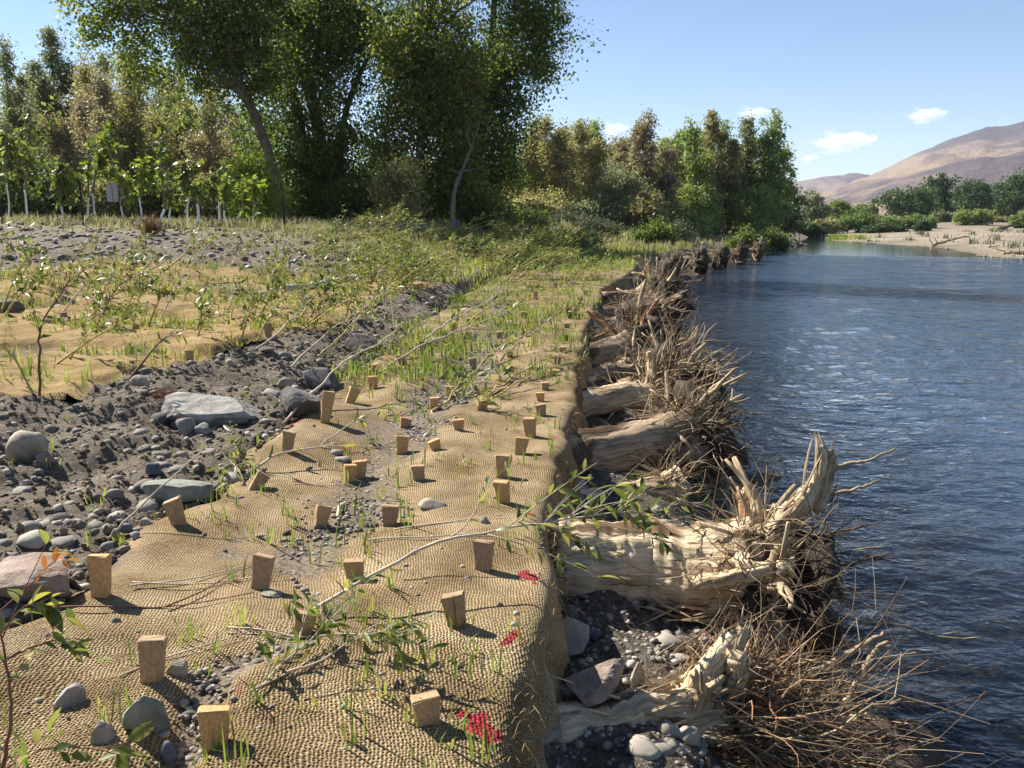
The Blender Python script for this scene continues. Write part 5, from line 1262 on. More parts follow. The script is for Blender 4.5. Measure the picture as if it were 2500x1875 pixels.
_w = [
    ([(920, 910), (1016, 851), (1140, 800), (1263, 747)], .9, 50, 'pale whip leaning right from the edge of the dirt strip'),
    ([(687, 1030), (772, 947), (849, 878), (935, 831), (985, 785)], 1.6, 30, 'long pale whip leaning over the wedged dark boulder'),
    ([(583, 872), (675, 816), (733, 754), (745, 716)], .8, 55, 'whip rising from the orange mat edge'),
    ([(96, 984), (94, 870), (104, 785), (154, 708), (204, 658)], .6, 60, 'tall dark shoot bending right at the left edge of the orange mat'),
    ([(92, 982), (46, 893), (0, 835)], .2, 12, 'thin shoot leaning left off the picture'),
    ([(208, 838), (251, 766), (290, 700), (400, 640)], .9, 70, 'leafy pair of whips leaning right on the orange mat at left'),
    ([(135, 780), (200, 704), (270, 650)], .7, 70, 'leafy whip behind the small stakes at the left'),
    ([(318, 822), (336, 739), (350, 690)], .4, 60, 'upright leafy shoot beside a stake on the orange mat'),
    ([(478, 822), (494, 746), (505, 690)], .4, 60, 'upright leafy shoot in the middle of the orange mat'),
    ([(552, 792), (567, 727), (610, 669), (664, 671)], .5, 40, 'hooked whip on the orange mat with drooping tip'),
    ([(621, 842), (656, 774), (706, 712)], .6, 60, 'leafy whip right of the middle of the orange mat'),
    ([(309, 925), (386, 839), (420, 815)], .5, 40, 'pale cut whip at the torn corner of the orange mat'),
    ([(700, 900), (790, 820), (880, 760), (960, 690)], 1.4, 90, 'leafy whip over the right end of the orange mat'),
    ([(760, 880), (850, 800), (930, 730), (1010, 660)], 1.6, 90, 'leafy whip over the far dirt strip'),
    ([(860, 850), (930, 790), (1010, 720), (1090, 650)], 2.0, 100, 'leafy whip leaning toward the thicket'),
    ([(1000, 850), (1090, 790), (1180, 740), (1260, 690)], 2.0, 100, 'leafy whip among the farther stakes'),
    ([(1090, 820), (1180, 760), (1260, 700), (1330, 650)], 2.4, 100, 'leafy whip farther along the stakes'),
    ([(1200, 900), (1280, 820), (1350, 770), (1420, 740)], 1.6, 60, 'leafy whip leaning to the river stakes'),
    ([(380, 800), (420, 720), (450, 660)], .7, 70, 'leafy shoot on the orange mat, left of its middle'),
    ([(250, 700), (300, 630), (360, 580)], 1.0, 90, 'leafy shoot at the back of the orange mat at left'),
    ([(150, 690), (190, 620), (240, 570)], 1.0, 90, 'leafy shoot in front of the saplings at left'),
    ([(440, 690), (480, 630), (520, 590)], 1.0, 90, 'leafy shoot at the back edge of the orange mat'),
    ([(1230, 760), (1320, 720), (1400, 690), (1480, 672)], 2.0, 50, 'yellow whip reaching over the far logs'),
]
for i, (p, dy, n, lb) in enumerate(_w):
    B = hit(*p[0])
    whip('willow_cutting', lb, p, None, B[1] + dy, .012, ('stem_pale', 'stem_yellow', 'stem_red')[i % 3] if i > 3 else ('stem_pale', 'stem_pale', 'stem_pale', 'stem_red')[i], 'leaf_willow', n, .085, 60 + i, False, GW, max(4, n // 8), .35, .35)
rt = np.random.default_rng(44)
for i in range(16):
    x, y = rt.uniform(-1.7, .1), math.exp(rt.uniform(math.log(2.4), math.log(8)))
    if x > xe(y) - .3: continue
    a_, l = rt.uniform(-.4, 1.2), rt.uniform(.25, .8); t_ = np.linspace(-.5, .5, 9)[:, None]
    P = np.array([x, y, 0]) + np.array([math.cos(a_), math.sin(a_), 0]) * l * t_ + np.array([-math.sin(a_), math.cos(a_), 0]) * rt.normal() * .12 * l * (t_ ** 2)
    P[:, 2] = macro(P[:, 0], P[:, 1]) + .022 + .03 * np.abs(t_[:, 0]) * rt.random()
    v, q, tt, g = tube(P, np.linspace(.0045, .002, 9), 5)
    add('twig', new_mesh('twig', v, [q, tt], M['stem_pale' if i % 2 else 'stem_red'], True, {'grain': ('POINT', g)}), None, None, 'thin bare twig lying loose on the lower mat', 'twig', 'loose twigs on the lower mat')
# the thicket of cuttings behind the mats: clumps that nothing tells apart
def clump_parts(seed, nst, ht, nlf, llen):
    rs = np.random.default_rng(seed); mb = MB(); Ps, Ts = [], []
    for i in range(nst):
        b = np.array([rs.normal() * .25, rs.normal() * .25, -.05]); d = np.array([.75 + .35 * rs.normal(), .25 * rs.normal(), .75 + .25 * rs.random()]) * ht * rs.uniform(.6, 1.1)
        q = smooth_path([b, b + d * .5 + [0, 0, .08 * ht], b + d], 9)
        for st, r in whip_stems(q, None, .016, rs, 4, .5, t0=.25):
            mb.put(*tube(st, r, 4, False))
            for u in rs.uniform(.1, 1, int(nlf / nst / 5)):
                u = u * (len(st) - 1.001); j = int(u); Ps.append(st[j] + (st[j+1] - st[j]) * (u - j)); Ts.append(unit(st[j+1] - st[j]))
    V, Q, t = leaves_joined(np.array(Ps), np.array(Ts), llen, rs, (.05, .95), 3, 1.35)
    v, f, at = mb.get()
    return new_mesh('stem', v, f, M['stem_yellow'], True, at), new_mesh('foliage', V, Q, M['leaf_willow'], True, {'tint': ('FACE', t)})
CL = [clump_parts(800 + i, 6, 1.7, 420, .13) for i in range(6)]
rs = np.random.default_rng(90)
GT = 'leafy willow cuttings forming the thicket behind the mats'
spots = []
while len(spots) < 80:
    x, y = rs.uniform(-8.5, 6.5), rs.uniform(15.5, 40)
    if y < 17.5 and x < -3: continue
    if x > xe(y) - (.5 if y < 23 else 3.2): continue
    if x > xl(y) + .3 and y < 19: continue
    if x < -5 and (y > 19 or rs.random() < .6): continue
    if x < -1 and y > 30: continue
    spots.append((x, y))
for i, (x, y) in enumerate(spots):
    r = thing('willow_clump', (x, y, topz(x, y)), 'leafy willow cuttings leaning together in the thicket behind the mats', 'willow clump', GT)
    r.rotation_euler = (0, 0, rs.normal() * .35); s = rs.uniform(.5, .9); r.scale = (s * 1.15, s, s * rs.uniform(.6, .95))
    st, fo = CL[i % 6]
    add('stem', st, r, kind='stuff'); add('foliage', fo, r, kind='stuff')
GU = 'small willow shoots planted on the upper mat'
CS = [clump_parts(850 + i, 2, .8, 130, .10) for i in range(5)]
k_ = 0
while k_ < 46:
    x, y = rs.uniform(-9, -1.8), rs.uniform(7.2, 17)
    if not in_up(np.array([x]), np.array([y]))[0]: continue
    r = thing('willow_shoot', (x, y, topz(x, y) + .03), 'small leafy willow shoot planted on the orange upper mat', 'willow shoot', GU)
    r.rotation_euler = (0, 0, rs.normal() * .5); s = rs.uniform(.6, 1.15); r.scale = (s, s, s * rs.uniform(.8, 1.2))
    add('stem', CS[k_ % 5][0], r, kind='stuff'); add('foliage', CS[k_ % 5][1], r, kind='stuff'); k_ += 1
print('whips', round(time.time() - T0, 1))
# ================================================================== ROOT WADS
def gnarl(P, rs, k):
    m = len(P); w = np.cumsum(rs.normal(size=(m, 3)), axis=0); w -= np.linspace(0, 1, m)[:, None] * w[-1]
    return P + w * k
def log_trunk(A, B, r0, r1, seed, m=56, n=40, flare=.5, rough=1.0):
    rs = np.random.default_rng(seed)
    ax = unit(B - A); Ln = np.linalg.norm(B - A)
    P = A + (B - A) * np.linspace(0, 1, m)[:, None]
    P = gnarl(P, rs, .006)
    t = np.linspace(0, 1, m); r = r0 + (r1 - r0) * t + flare * r1 * np.clip((t - .62) / .38, 0, 1) ** 2
    a = np.array([0, 0, 1.0]); X_ = unit(np.cross(a, ax)); Y_ = np.cross(ax, X_)
    th = np.arange(n) * 2 * math.pi / n
    TH, LL = np.meshgrid(th, t * Ln)
    c, s = np.cos(TH), np.sin(TH)
    big_ = fbm(c * 1.2 + seed, s * 1.2, LL * 1.3 + .01, o=3, s=seed)
    strip = 1 - np.abs(fbm(c * 8 + seed, s * 8, LL * .55 + .01, o=3, s=seed + 3))
    gr = fbm(c * 20, s * 20, LL * 1.2 + .01, o=2, s=seed + 7)
    crack = np.clip(strip - .78, 0, 1) * 3
    rr = r[:, None] * (1 + rough * (.10 * big_ + .04 * gr - .22 * crack * sstep(-.3, .1, big_)))
    # buttress ridges running into the roots
    lob = .22 * np.clip((TH * 0 + t[:, None] - .55) / .45, 0, 1) ** 1.5 * np.sin(TH * 5 + seed + 2 * big_)
    rr = rr * (1 + lob)
    V = P[:, None] + rr[..., None] * (c[..., None] * X_ + s[..., None] * Y_)
    g = np.stack([rr * c, rr * s, LL], -1)
    i, j = np.meshgrid(np.arange(m-1), np.arange(n), indexing='ij'); a0 = i*n + j; b0 = i*n + (j+1) % n
    Q = np.stack([a0, b0, b0+n, a0+n], -1).reshape(-1, 4)
    V = np.vstack([V.reshape(-1, 3), P[:1], P[-1:]]); g = np.vstack([g.reshape(-1, 3), [[0, 0, 0]], [[0, 0, Ln]]])
    j = np.arange(n); e = (m-1)*n
    T = np.vstack([np.stack([j, (j+1) % n, np.full(n, m*n)], -1), np.stack([e+(j+1) % n, e+j, np.full(n, m*n+1)], -1)])
    return V, [Q, T], {'grain': ('POINT', g)}
def root_path(S, d, L_, rs, m=12, bend=.5, sag=0., gn=.024):
    t = np.linspace(0, 1, m)[:, None]
    d = unit(d); e = unit(rs.normal(size=3)); e = unit(e - d * e.dot(d))
    P = S + d * L_ * t + e * L_ * bend * (t ** 2) * rs.uniform(-.6, .6) + np.array([0, 0, -sag * L_]) * t ** 2
    k_ = np.unique(np.linspace(0, m - 1, max(4, m // 2)).astype(int))
    return smooth_path(gnarl(P[k_], rs, gn * L_ * 1.25), m)
def rootwad(label, A, B, r0, r1, plate, seed, wood='log_brown', rm='root_mid', nbig=10, nfine=140, fl=(.3, .8), fr=(.004, .010), thick=.055, fan=(1, 0, -.15), fanw=.8, extra=(), soil=True, big_fwd=.35, rough=1., fine_mats=('root_mid', 'root_dark'), m=56, n=40, upbias=.15, splinters=0, low_soil=False, vs=1.0, fseg=9, fgn=.075, group='root wads along the bank'):
    rs = np.random.default_rng(seed)
    A, B = np.asarray(A, float), np.asarray(B, float)
    ax = unit(B - A)
    root = thing('root_wad', (A + B) / 2 * [1, 1, 0] + [0, 0, min(A[2], B[2]) - r1], label, 'root wad', group)
    v, f, at = log_trunk(A, B + ax * .08, r0, r1, seed, m, n, .35, rough)
    part('trunk', v, f, M[wood], root, True, at)
    e1 = unit(np.cross([0, 0, 1.0], ax)); e2 = np.cross(ax, e1)
    if soil:
        V, F = ICO[4]; V = V.copy()
        nz = fbm(V[:, 0] * 2.2 + seed, V[:, 1] * 2.2, V[:, 2] * 2.2 + .01, o=4, s=seed + 11)
        V = V * (1 + .48 * nz + .16 * fbm(V[:, 0] * 9, V[:, 1] * 9, V[:, 2] * 9 + .01, o=2, s=seed + 13))[:, None]
        V = B + ax * .22 * plate + (V[:, :1] * ax * .42 + V[:, 1:2] * e1 * .76 + V[:, 2:3] * e2 * .74) * plate
        part('root_plate', V, F, M['root_soil'], root, True, {'grain': ('POINT', V * 1.0)})
    if low_soil:
        V, F = ICO[4]; V = V * (1 + .35 * fbm(V[:, 0] * 2.5, V[:, 1] * 2.5, V[:, 2] * 2.5 + .01, o=4, s=seed + 12))[:, None]
        V = B + np.array([.5, .10, -.40]) + V * [.66, .52, .22]
        part('root_plate', V, F, M['root_soil'], root, True, {'grain': ('POINT', V * 1.0)})
    for i in range(nbig):
        ph = 2 * math.pi * (i + rs.uniform(-.3, .3)) / max(nbig, 1)
        rad = e1 * math.cos(ph) + e2 * math.sin(ph)
        d = rad + ax * rs.uniform(-.1, big_fwd * 2) + np.array([0, 0, upbias])
        S = B + rad * r1 * .5 - ax * .05
        L_ = plate * rs.uniform(.75, 1.35); rr = thick * rs.uniform(.7, 1.35)
        mb = MB(); P = root_path(S, d, L_, rs, 14, .8)
        mb.put(*tube(P, np.linspace(rr, rr * .28, 14) * (1 + .25 * rs.normal(size=14) * .5), 9, True, .3, seed + i))
        for q in range(2):
            k_ = rs.integers(4, 11); P2 = root_path(P[k_], unit(P[k_] - P[k_ - 2]) + rs.normal(size=3) * .6, L_ * .5, rs, 8, .6)
            mb.put(*tube(P2, np.linspace(rr * .5, rr * .12, 8), 6, True, .2, seed + i + 50))
        v, f, at = mb.get(); part('root', v, f, M[rm if rs.random() < .7 else 'root_mid'], root, True, at)
    for k_, (pts, ra, rb, mt) in enumerate(extra):
        mb = MB(); mm = max(14, 8 * len(pts)); P = gnarl(smooth_path(pts, mm), rs, .003)
        prof_ = np.linspace(ra, rb, mm) * (1 + .05 * rs.normal(size=mm))
        mb.put(*tube(P, prof_ * .95, 24 if ra > .03 else 8, True, .28, seed + 70 + k_))
        v, f, at = mb.get(); ro = part('root', v, f, M[mt], root, True, at)
        if ra > .03:      # torn splinters standing off the root
            sb = MB()
            for q in range(22):
                j0 = int(rs.integers(0, mm - 4)); j1 = min(mm - 1, j0 + int(rs.integers(4, max(5, mm // 2))))
                u = unit(rs.normal(size=3)); o0, o1 = u * prof_[j0] * rs.uniform(.6, .85), u * prof_[j1] * rs.uniform(.7, 1.35)
                a_, b_ = P[j0] + o0, P[j1] + o1 + (unit(P[-1] - P[-3]) * rs.uniform(0, .10) if j1 > mm - 4 else 0)
                t_ = np.linspace(0, 1, 4)[:, None]; S_ = a_ + (b_ - a_) * t_ + u * prof_[j0] * .25 * np.sin(np.pi * t_)
                sb.put(*tube(S_, ra * rs.uniform(.05, .15) * np.array([.5, 1, .7, .06]), 4, True))
            v, f, at = sb.get(); part('splinter', v, f, M['root_pale' if rs.random() < .6 else mt], ro, False, at, kind='stuff')
    fan = np.asarray(fan, float)
    for mi, fm in enumerate(fine_mats):
        mb = MB()
        for i in range(nfine // len(fine_mats)):
            u = unit(rs.normal(size=3)); u[0] = abs(u[0]) if fseg > 9 else u[0]; S = B + (ax * u[0] * .4 + e1 * u[1] * .8 + e2 * u[2] * .75 * vs) * plate * rs.uniform(.5, 1.0)
            d = unit(u[0] * ax + u[1] * e1 + u[2] * e2 * vs) * fanw + fan * rs.uniform(.3, 1.2) + rs.normal(size=3) * .25 * np.array([1, 1, vs])
            L_ = rs.uniform(*fl); r_ = fr[0] + (fr[1] - fr[0]) * rs.random() ** 2 * 1.3
            P = root_path(S, d, L_, rs, fseg, 1.4, .12, fgn)
            mb.put(*tube(P, np.linspace(r_, r_ * .3, fseg), 3 if r_ < .007 else 4, False))
            if rs.random() < .6:
                k_ = rs.integers(3, 7); P2 = root_path(P[k_], unit(P[k_+1] - P[k_]) + rs.normal(size=3) * .6, L_ * .5, rs, 6, 1.0, .1, .05)
                mb.put(*tube(P2, np.linspace(r_ * .6, r_ * .25, 6), 3, False))
        v, f, at = mb.get(); part('fine_roots', v, f, M[fm], root, True, at, kind='stuff')
    if splinters:
        mb = MB()
        for i in range(splinters):
            t = rs.uniform(.2, 1.0) ** .6; ph = rs.uniform(-.4, math.pi * 1.1); ang = ph
            S = A + (B - A) * t; rr = (r0 + (r1 - r0) * t) * (1.02 + .4 * max(0, t - .6))
            rad = -e1 * math.cos(ang) + e2 * math.sin(ang)
            d = ax * rs.uniform(.8, 1) * (1 if rs.random() < .6 else -1) + rad * rs.uniform(.05, .45) + rs.normal(size=3) * .12
            L_ = rs.uniform(.08, .34); w_ = rs.uniform(.3, .9) * (1 + .8 * (t > .8))
            mb.put(*tube(root_path(S + rad * rr * .95, d, L_, rs, 5, .2, 0, .006), np.array([.006, .011, .010, .006, .001]) * w_, 4, False))
        v, f, at = mb.get(); part('splinters', v, f, M['root_pale'], root, False, at, kind='stuff')
    return root
def pz(px, py, z): return atz(px, py, z)
py_ = lambda px, pyy, y: aty(px, pyy, y)
A1, B1 = pz(1300, 1372, -.36), pz(1850, 1440, -.47)
yb = B1[1]
rootwad('big pale splintered log with a dark root plate and an upright broken root', A1, B1, .265, .30, .56, 1001, 'log_pale', 'root_mid', 9, 760, (.15, .50), (.002, .007), .045, (.6, -.25, -.1), .9,
    extra=[([py_(1880, 1330, yb), py_(1910, 1280, yb), py_(1960, 1215, yb), py_(1995, 1150, yb), py_(2003, 1088, yb)], .095, .022, 'root_pale'),
           ([py_(1990, 1240, yb), py_(2010, 1190, yb), py_(2020, 1130, yb), py_(2022, 1100, yb)], .05, .02, 'root_mid'),
           ([py_(1830, 1270, yb + .3), py_(1815, 1225, yb + .35), py_(1800, 1200, yb + .4)], .045, .02, 'root_red'),
           ([py_(1840, 1270, yb + .3), py_(1828, 1225, yb + .35), py_(1818, 1200, yb + .35), py_(1838, 1190, yb + .3)], .035, .025, 'root_pale'),
           ([py_(1700, 1290, yb + .15), py_(1790, 1300, yb + .2), py_(1850, 1320, yb + .1)], .05, .03, 'root_pale'),
           ([py_(1895, 1335, yb - .25), py_(1880, 1380, yb - .3), py_(1885, 1430, yb - .3), py_(1905, 1490, yb - .3)], .026, .014, 'root_mid'),
           ([py_(2005, 1350, yb), py_(2040, 1400, yb), py_(2055, 1450, yb)], .045, .02, 'root_pale'),
           ([py_(1700, 1430, yb - .27), py_(1790, 1415, yb - .30), py_(1880, 1390, yb - .3)], .05, .03, 'root_pale'),
           ([py_(2000, 1170, yb), py_(2060, 1140, yb), py_(2120, 1125, yb), py_(2185, 1095, yb)], .012, .006, 'root_mid'),
           ([py_(1990, 1215, yb), py_(2060, 1205, yb), py_(2110, 1190, yb), py_(2150, 1172, yb)], .012, .005, 'root_mid'),
           ([py_(2020, 1300, yb), py_(2090, 1290, yb), py_(2160, 1270, yb)], .010, .004, 'root_dark'),
           ([py_(2040, 1380, yb), py_(2110, 1370, yb), py_(2180, 1350, yb)], .012, .004, 'root_dark'),
           ([py_(2100, 1520, yb), py_(2200, 1530, yb), py_(2300, 1560, yb), py_(2395, 1556, yb)], .010, .004, 'root_mid')],
    splinters=110, fine_mats=('root_dark', 'root_dark', 'root_dark', 'root_mid'), m=80, n=64)
A0, B0 = pz(1290, 1800, -.47), pz(1690, 1750, -.50)
y0_ = B0[1]
rootwad('nearest root wad with chunky pale roots and a wide fan of bare roots', A0, B0, .105, .13, .42, 1002, 'log_pale', 'root_mid', 2, 640, (.3, .95), (.002, .008), .045, (1.5, .3, -.28), .5,
    extra=[([py_(1560, 1800, y0_), py_(1660, 1730, y0_), py_(1720, 1650, y0_), py_(1790, 1560, y0_ + .1)], .075, .045, 'root_pale'),
           ([py_(1740, 1800, y0_), py_(1770, 1720, y0_), py_(1800, 1640, y0_), py_(1805, 1590, y0_)], .07, .045, 'root_pale'),
           ([py_(1790, 1590, y0_ + .1), py_(1800, 1560, y0_ + .1), py_(1812, 1540, y0_ + .1)], .045, .03, 'root_mid'),
           ([py_(1600, 1850, y0_ - .1), py_(1700, 1790, y0_ - .05), py_(1790, 1780, y0_)], .065, .035, 'root_pale'),
           ([py_(1760, 1730, y0_), py_(1775, 1800, y0_ - .1), py_(1760, 1850, y0_ - .15)], .02, .012, 'root_mid'),
           ([py_(1880, 1700, y0_ + .2), py_(1960, 1640, y0_ + .3), py_(2060, 1590, y0_ + .4), py_(2158, 1545, y0_ + .5)], .02, .010, 'root_mid'),
           ([py_(2060, 1720, y0_ + .3), py_(2100, 1640, y0_ + .4), py_(2130, 1590, y0_ + .5), py_(2170, 1565, y0_ + .5)], .020, .011, 'root_mid'),
           ([py_(1870, 1775, y0_ + .1), py_(2000, 1760, y0_ + .2), py_(2130, 1735, y0_ + .3), py_(2220, 1705, y0_ + .3)], .024, .010, 'root_mid'),
           ([py_(1960, 1870, y0_), py_(2080, 1860, y0_ + .1), py_(2200, 1865, y0_ + .2), py_(2290, 1870, y0_ + .2)], .020, .008, 'root_pale'),
           ([py_(1980, 1840, y0_), py_(2060, 1780, y0_ + .1), py_(2120, 1740, y0_ + .2)], .014, .008, 'root_pale'),
           ([py_(1880, 1800, y0_), py_(1990, 1840, y0_ + .1), py_(2130, 1845, y0_ + .2), py_(2200, 1830, y0_ + .2)], .022, .012, 'root_mid'),
           ([py_(1830, 1770, y0_), py_(1920, 1775, y0_ + .1), py_(2010, 1750, y0_ + .1)], .03, .015, 'root_pale')],
    soil=False, fine_mats=('root_mid', 'root_dark', 'root_mid', 'root_dark', 'root_red'), splinters=70, big_fwd=.5, low_soil=True, vs=.4, fseg=14, fgn=.06)
# brush of thin dark roots right of the big plate
A2, B2 = pz(1360, 1130, -.32), pz(1675, 1075, -.36)
rootwad('rough barked log with a shaggy ball of thin roots, second log from the camera', A2, B2, .225, .245, .52, 1003, 'log_brown', 'root_mid', 7, 900, (.15, .42), (.002, .008), .045, (.25, -.1, -.15), 1.0, fine_mats=('root_mid', 'root_mid', 'root_dark'), splinters=30,
    extra=[([py_(1530, 1170, 6.6), py_(1580, 1130, 6.8), py_(1640, 1092, 6.9)], .016, .014, 'root_pale'), ([py_(1650, 1055, 7.0), py_(1670, 1075, 6.9), py_(1692, 1105, 6.9)], .02, .012, 'root_pale')])
A2b, B2b = pz(1400, 1215, -.50), pz(1640, 1195, -.52)
rootwad('half buried pale log behind the leafy whip tip', A2b, B2b, .10, .11, .26, 1013, 'log_pale', 'root_mid', 5, 110, (.15, .4), (.002, .006), .02, (.5, -.2, 0), .8, soil=False, splinters=20, fine_mats=('root_mid', 'root_dark'))
A3, B3 = pz(1375, 1000, -.34), pz(1625, 965, -.30)
yq = B3[1]
rootwad('pale log whose forked root stands upright, third log from the camera', A3, B3, .145, .16, .55, 1004, 'log_pale', 'root_mid', 8, 520, (.25, .75), (.003, .012), .05, (.8, .1, .0), .8,
    extra=[([py_(1560, 985, yq - .1), py_(1590, 935, yq - .1), py_(1592, 890, yq), py_(1585, 858, yq)], .07, .035, 'root_pale'),
           ([py_(1570, 1040, yq - .3), py_(1600, 980, yq - .2), py_(1640, 930, yq), py_(1680, 900, yq)], .08, .04, 'root_pale'),
           ([py_(1650, 920, yq), py_(1700, 900, yq), py_(1750, 880, yq + .1)], .02, .01, 'root_pale'),
           ([py_(1690, 970, yq), py_(1750, 950, yq), py_(1800, 930, yq), py_(1812, 905, yq)], .012, .005, 'root_mid')], fine_mats=('root_mid', 'root_pale', 'root_dark'), splinters=30)
A4, B4 = pz(1405, 880, -.30), pz(1545, 850, -.26)
rootwad('dark undercut log with a shaggy reddish root plate standing on edge', A4, B4, .21, .24, .72, 1005, 'log_brown', 'root_red', 12, 360, (.15, .5), (.003, .009), .06, (.4, -.1, 0), 1.0, fine_mats=('root_red', 'root_mid', 'root_dark'),
    extra=[([pz(1530, 985, -.55), py_(1535, 920, B4[1] - .6), py_(1550, 870, B4[1] - .3), py_(1562, 815, B4[1]), py_(1560, 800, B4[1])], .17, .10, 'root_red')])
A4b, B4b = pz(1420, 930, -.45), pz(1530, 915, -.45)
rootwad('short gravel covered log between the pale forked log and the reddish plate', A4b, B4b, .14, .15, .3, 1015, 'log_brown', 'root_mid', 5, 60, (.2, .4), (.003, .008), .03, (.4, 0, 0), .9, soil=False)
A5, B5 = pz(1425, 812, -.25), pz(1580, 792, -.22)
rootwad('pale weathered log just behind the reddish root plate', A5, B5, .17, .19, .6, 1006, 'log_pale', 'root_pale', 9, 240, (.2, .6), (.004, .012), .065, (.6, 0, -.1), .9, fine_mats=('root_mid', 'root_dark'), upbias=-.05)
A6, B6 = pz(1440, 772, -.28), pz(1600, 752, -.20)
rootwad('log with tangled pale roots in the middle distance', A6, B6, .16, .19, .7, 1007, 'log_brown', 'root_pale', 10, 240, (.2, .7), (.005, .014), .07, (.6, 0, -.1), .9, fine_mats=('root_mid', 'root_dark'), upbias=-.05)
A7, B7 = pz(1462, 738, -.25), pz(1610, 716, -.10)
rootwad('upright flared stump with a brush of twigs on its river side', A7, B7, .19, .24, .75, 1008, 'log_brown', 'root_mid', 10, 240, (.3, .8), (.006, .016), .08, (.8, 0, -.15), .8, upbias=-.1, fine_mats=('root_mid', 'root_dark'),
    extra=[([pz(1560, 745, -.5), py_(1585, 715, B7[1]), py_(1612, 685, B7[1])], .30, .16, 'root_mid')])
for i, (px, pyy, pl, lb) in enumerate([
    (1585, 690, 1.0, 'dark root wad in shade where the bank begins to curve'),
    (1560, 662, 1.1, 'shaded dark root wad behind the flared stump'),
    (1645, 648, 1.15, 'root wad on the curve of the far bank, nearest the bend'),
    (1700, 636, 1.2, 'brown root wad on the far bank, left of the middle of that row'),
    (1752, 627, 1.25, 'brown root wad in the middle of the far bank row'),
    (1800, 620, 1.25, 'brown root wad on the far bank, right of the middle of that row'),
    (1842, 614, 1.2, 'pale root wad at the end of the far bank row'),
    (1612, 668, 1.0, 'low dark root wad at the water edge on the curve')]):
    B_ = pz(px, pyy + 4, -.62); A_ = B_ + np.array([-1.6, .5, .1])
    rootwad(lb, A_, B_, .22, .26, pl * .62, 1020 + i, 'log_brown', 'root_mid' if i != 6 else 'root_pale', 9, 170, (.2, .6), (.008, .02), .06, (.4, -.3, -.1), .9, fine_mats=('root_dark', 'root_mid'), m=24, n=18, upbias=-.05)
# small green sprout on the big root plate
P = py_(1912, 1555, yb - .35)
sp_ = thing('sprout', P, 'bright green sprout growing from the dark root plate', 'sprout')
rs = np.random.default_rng(5); n = 34
Ps = P + np.stack([rs.normal(size=n) * .03, rs.normal(size=n) * .02, rs.uniform(.02, .13, n)], -1)
V, Q, t = leaves_joined(Ps, np.tile([0, 0, 1.0], (n, 1)), .055, rs, (.2, .8), 4, 1.5); part('foliage', V, Q, M['leaf_bright'], sp_, True, {'tint': ('FACE', t)}, kind='stuff')
mb = MB()
for i in range(5): mb.put(*tube(smooth_path([P + [0, 0, -.12], P + [rs.normal() * .02, 0, .02], P + [rs.normal() * .04, rs.normal() * .02, .11]], 6), np.linspace(.004, .002, 6), 4))
v, f, at = mb.get(); part('stem', v, f, M['stem_yellow'], sp_, True, at)
print('roots', round(time.time() - T0, 1))
# ================================================================== GRASS
def grass(name, label, P, hgt, seed, mat='grass', per=(4, 9), spread=.025, wid=.0035, tint=(.05, 1.), cat='grass', lean=.35):
    rs = np.random.default_rng(seed)
    n = rs.integers(per[0], per[1], len(P)); ids = np.repeat(np.arange(len(P)), n); N = len(ids)
    b = P[ids] + np.stack([rs.normal(size=N) * spread, rs.normal(size=N) * spread, np.full(N, -.01)], -1)
    h = hgt[ids] * rs.uniform(.45, 1.15, N)
    a = rs.uniform(0, 6.28, N); ln = np.abs(rs.normal(size=N)) * lean
    d = np.stack([np.cos(a), np.sin(a), 0 * a], -1); s = np.stack([-np.sin(a), np.cos(a), 0 * a], -1)
    w = (wid * rs.uniform(.6, 1.5, N))[:, None]
    up = np.array([0, 0, 1.0])
    m1 = b + up * (h * .55)[:, None] + d * (h * ln * .35)[:, None]; tp = b + up * (h * (1 - .25 * ln))[:, None] + d * (h * ln * 1.1)[:, None]
    V = np.stack([b - s * w, b + s * w, m1 + s * w * .9, m1 - s * w * .9, tp], 1).reshape(-1, 3)
    k_ = np.arange(N)[:, None] * 5
    t = np.clip(rs.uniform(*tint, len(P))[ids] + rs.normal(size=N) * .15, 0, 1)
    add(name, new_mesh(name, V, [k_ + np.array([[0, 1, 2, 3]]), k_ + np.array([[3, 2, 4]])], M[mat], False, {'tint': ('FACE', np.concatenate([t, t]))}), None, None, label, cat, None, 'stuff')
rs = np.random.default_rng(95)
patch = lambda x, y, s: sstep(-.25, .5, vnoise(x * 1.1, y * 1.1, s=s))
P = scatter(560, -2.0, 1.2, 2.1, 9, lambda x, y: in_low(x, y) * (.10 + .55 * patch(x, y, 411) + .45 * (x > xe(y) - .35)), rs, .01)
grass('grass', 'thin green grass tufts sprouting through the near mat', P, rs.uniform(.06, .19, len(P)), 412, per=(3, 9), wid=.0036)
P = scatter(4200, -1.8, 3.2, 8, 26, lambda x, y: in_low(x, y) * (.25 + .75 * patch(x, y, 413)), rs, .01)
grass('grass', 'denser green grass on the far half of the lower mat', P, rs.uniform(.07, .2, len(P)), 414, wid=.006, spread=.06)
P = scatter(5200, -12, -1.0, 6.2, 18, lambda x, y: in_up(x, y) * (.15 + .9 * patch(x * .9, y * 1.3, 415)), rs, .04)
grass('grass', 'green grass sprouts over the orange upper mat', P, rs.uniform(.07, .24, len(P)), 416, wid=.006, spread=.06)
P = scatter(260, -5, -1.5, 2.8, 10, lambda x, y: dirt_fn(x, y) * .7, rs)
grass('grass', 'sparse grass blades on the dirt strip', P, rs.uniform(.05, .16, len(P)), 417, per=(2, 5), wid=.004)
P = scatter(10000, -22, -1.5, 21, 44, lambda x, y: (x < xu(y)) * sstep(20, 25, y) * (.5 + .5 * patch(x * .3, y * .3, 418)), rs, ylog=False)
grass('dry_grass', 'dry straw coloured grass of the field behind the saplings', P, rs.uniform(.15, .42, len(P)), 419, 'dry_grass', (3, 6), .16, .013, lean=.6)
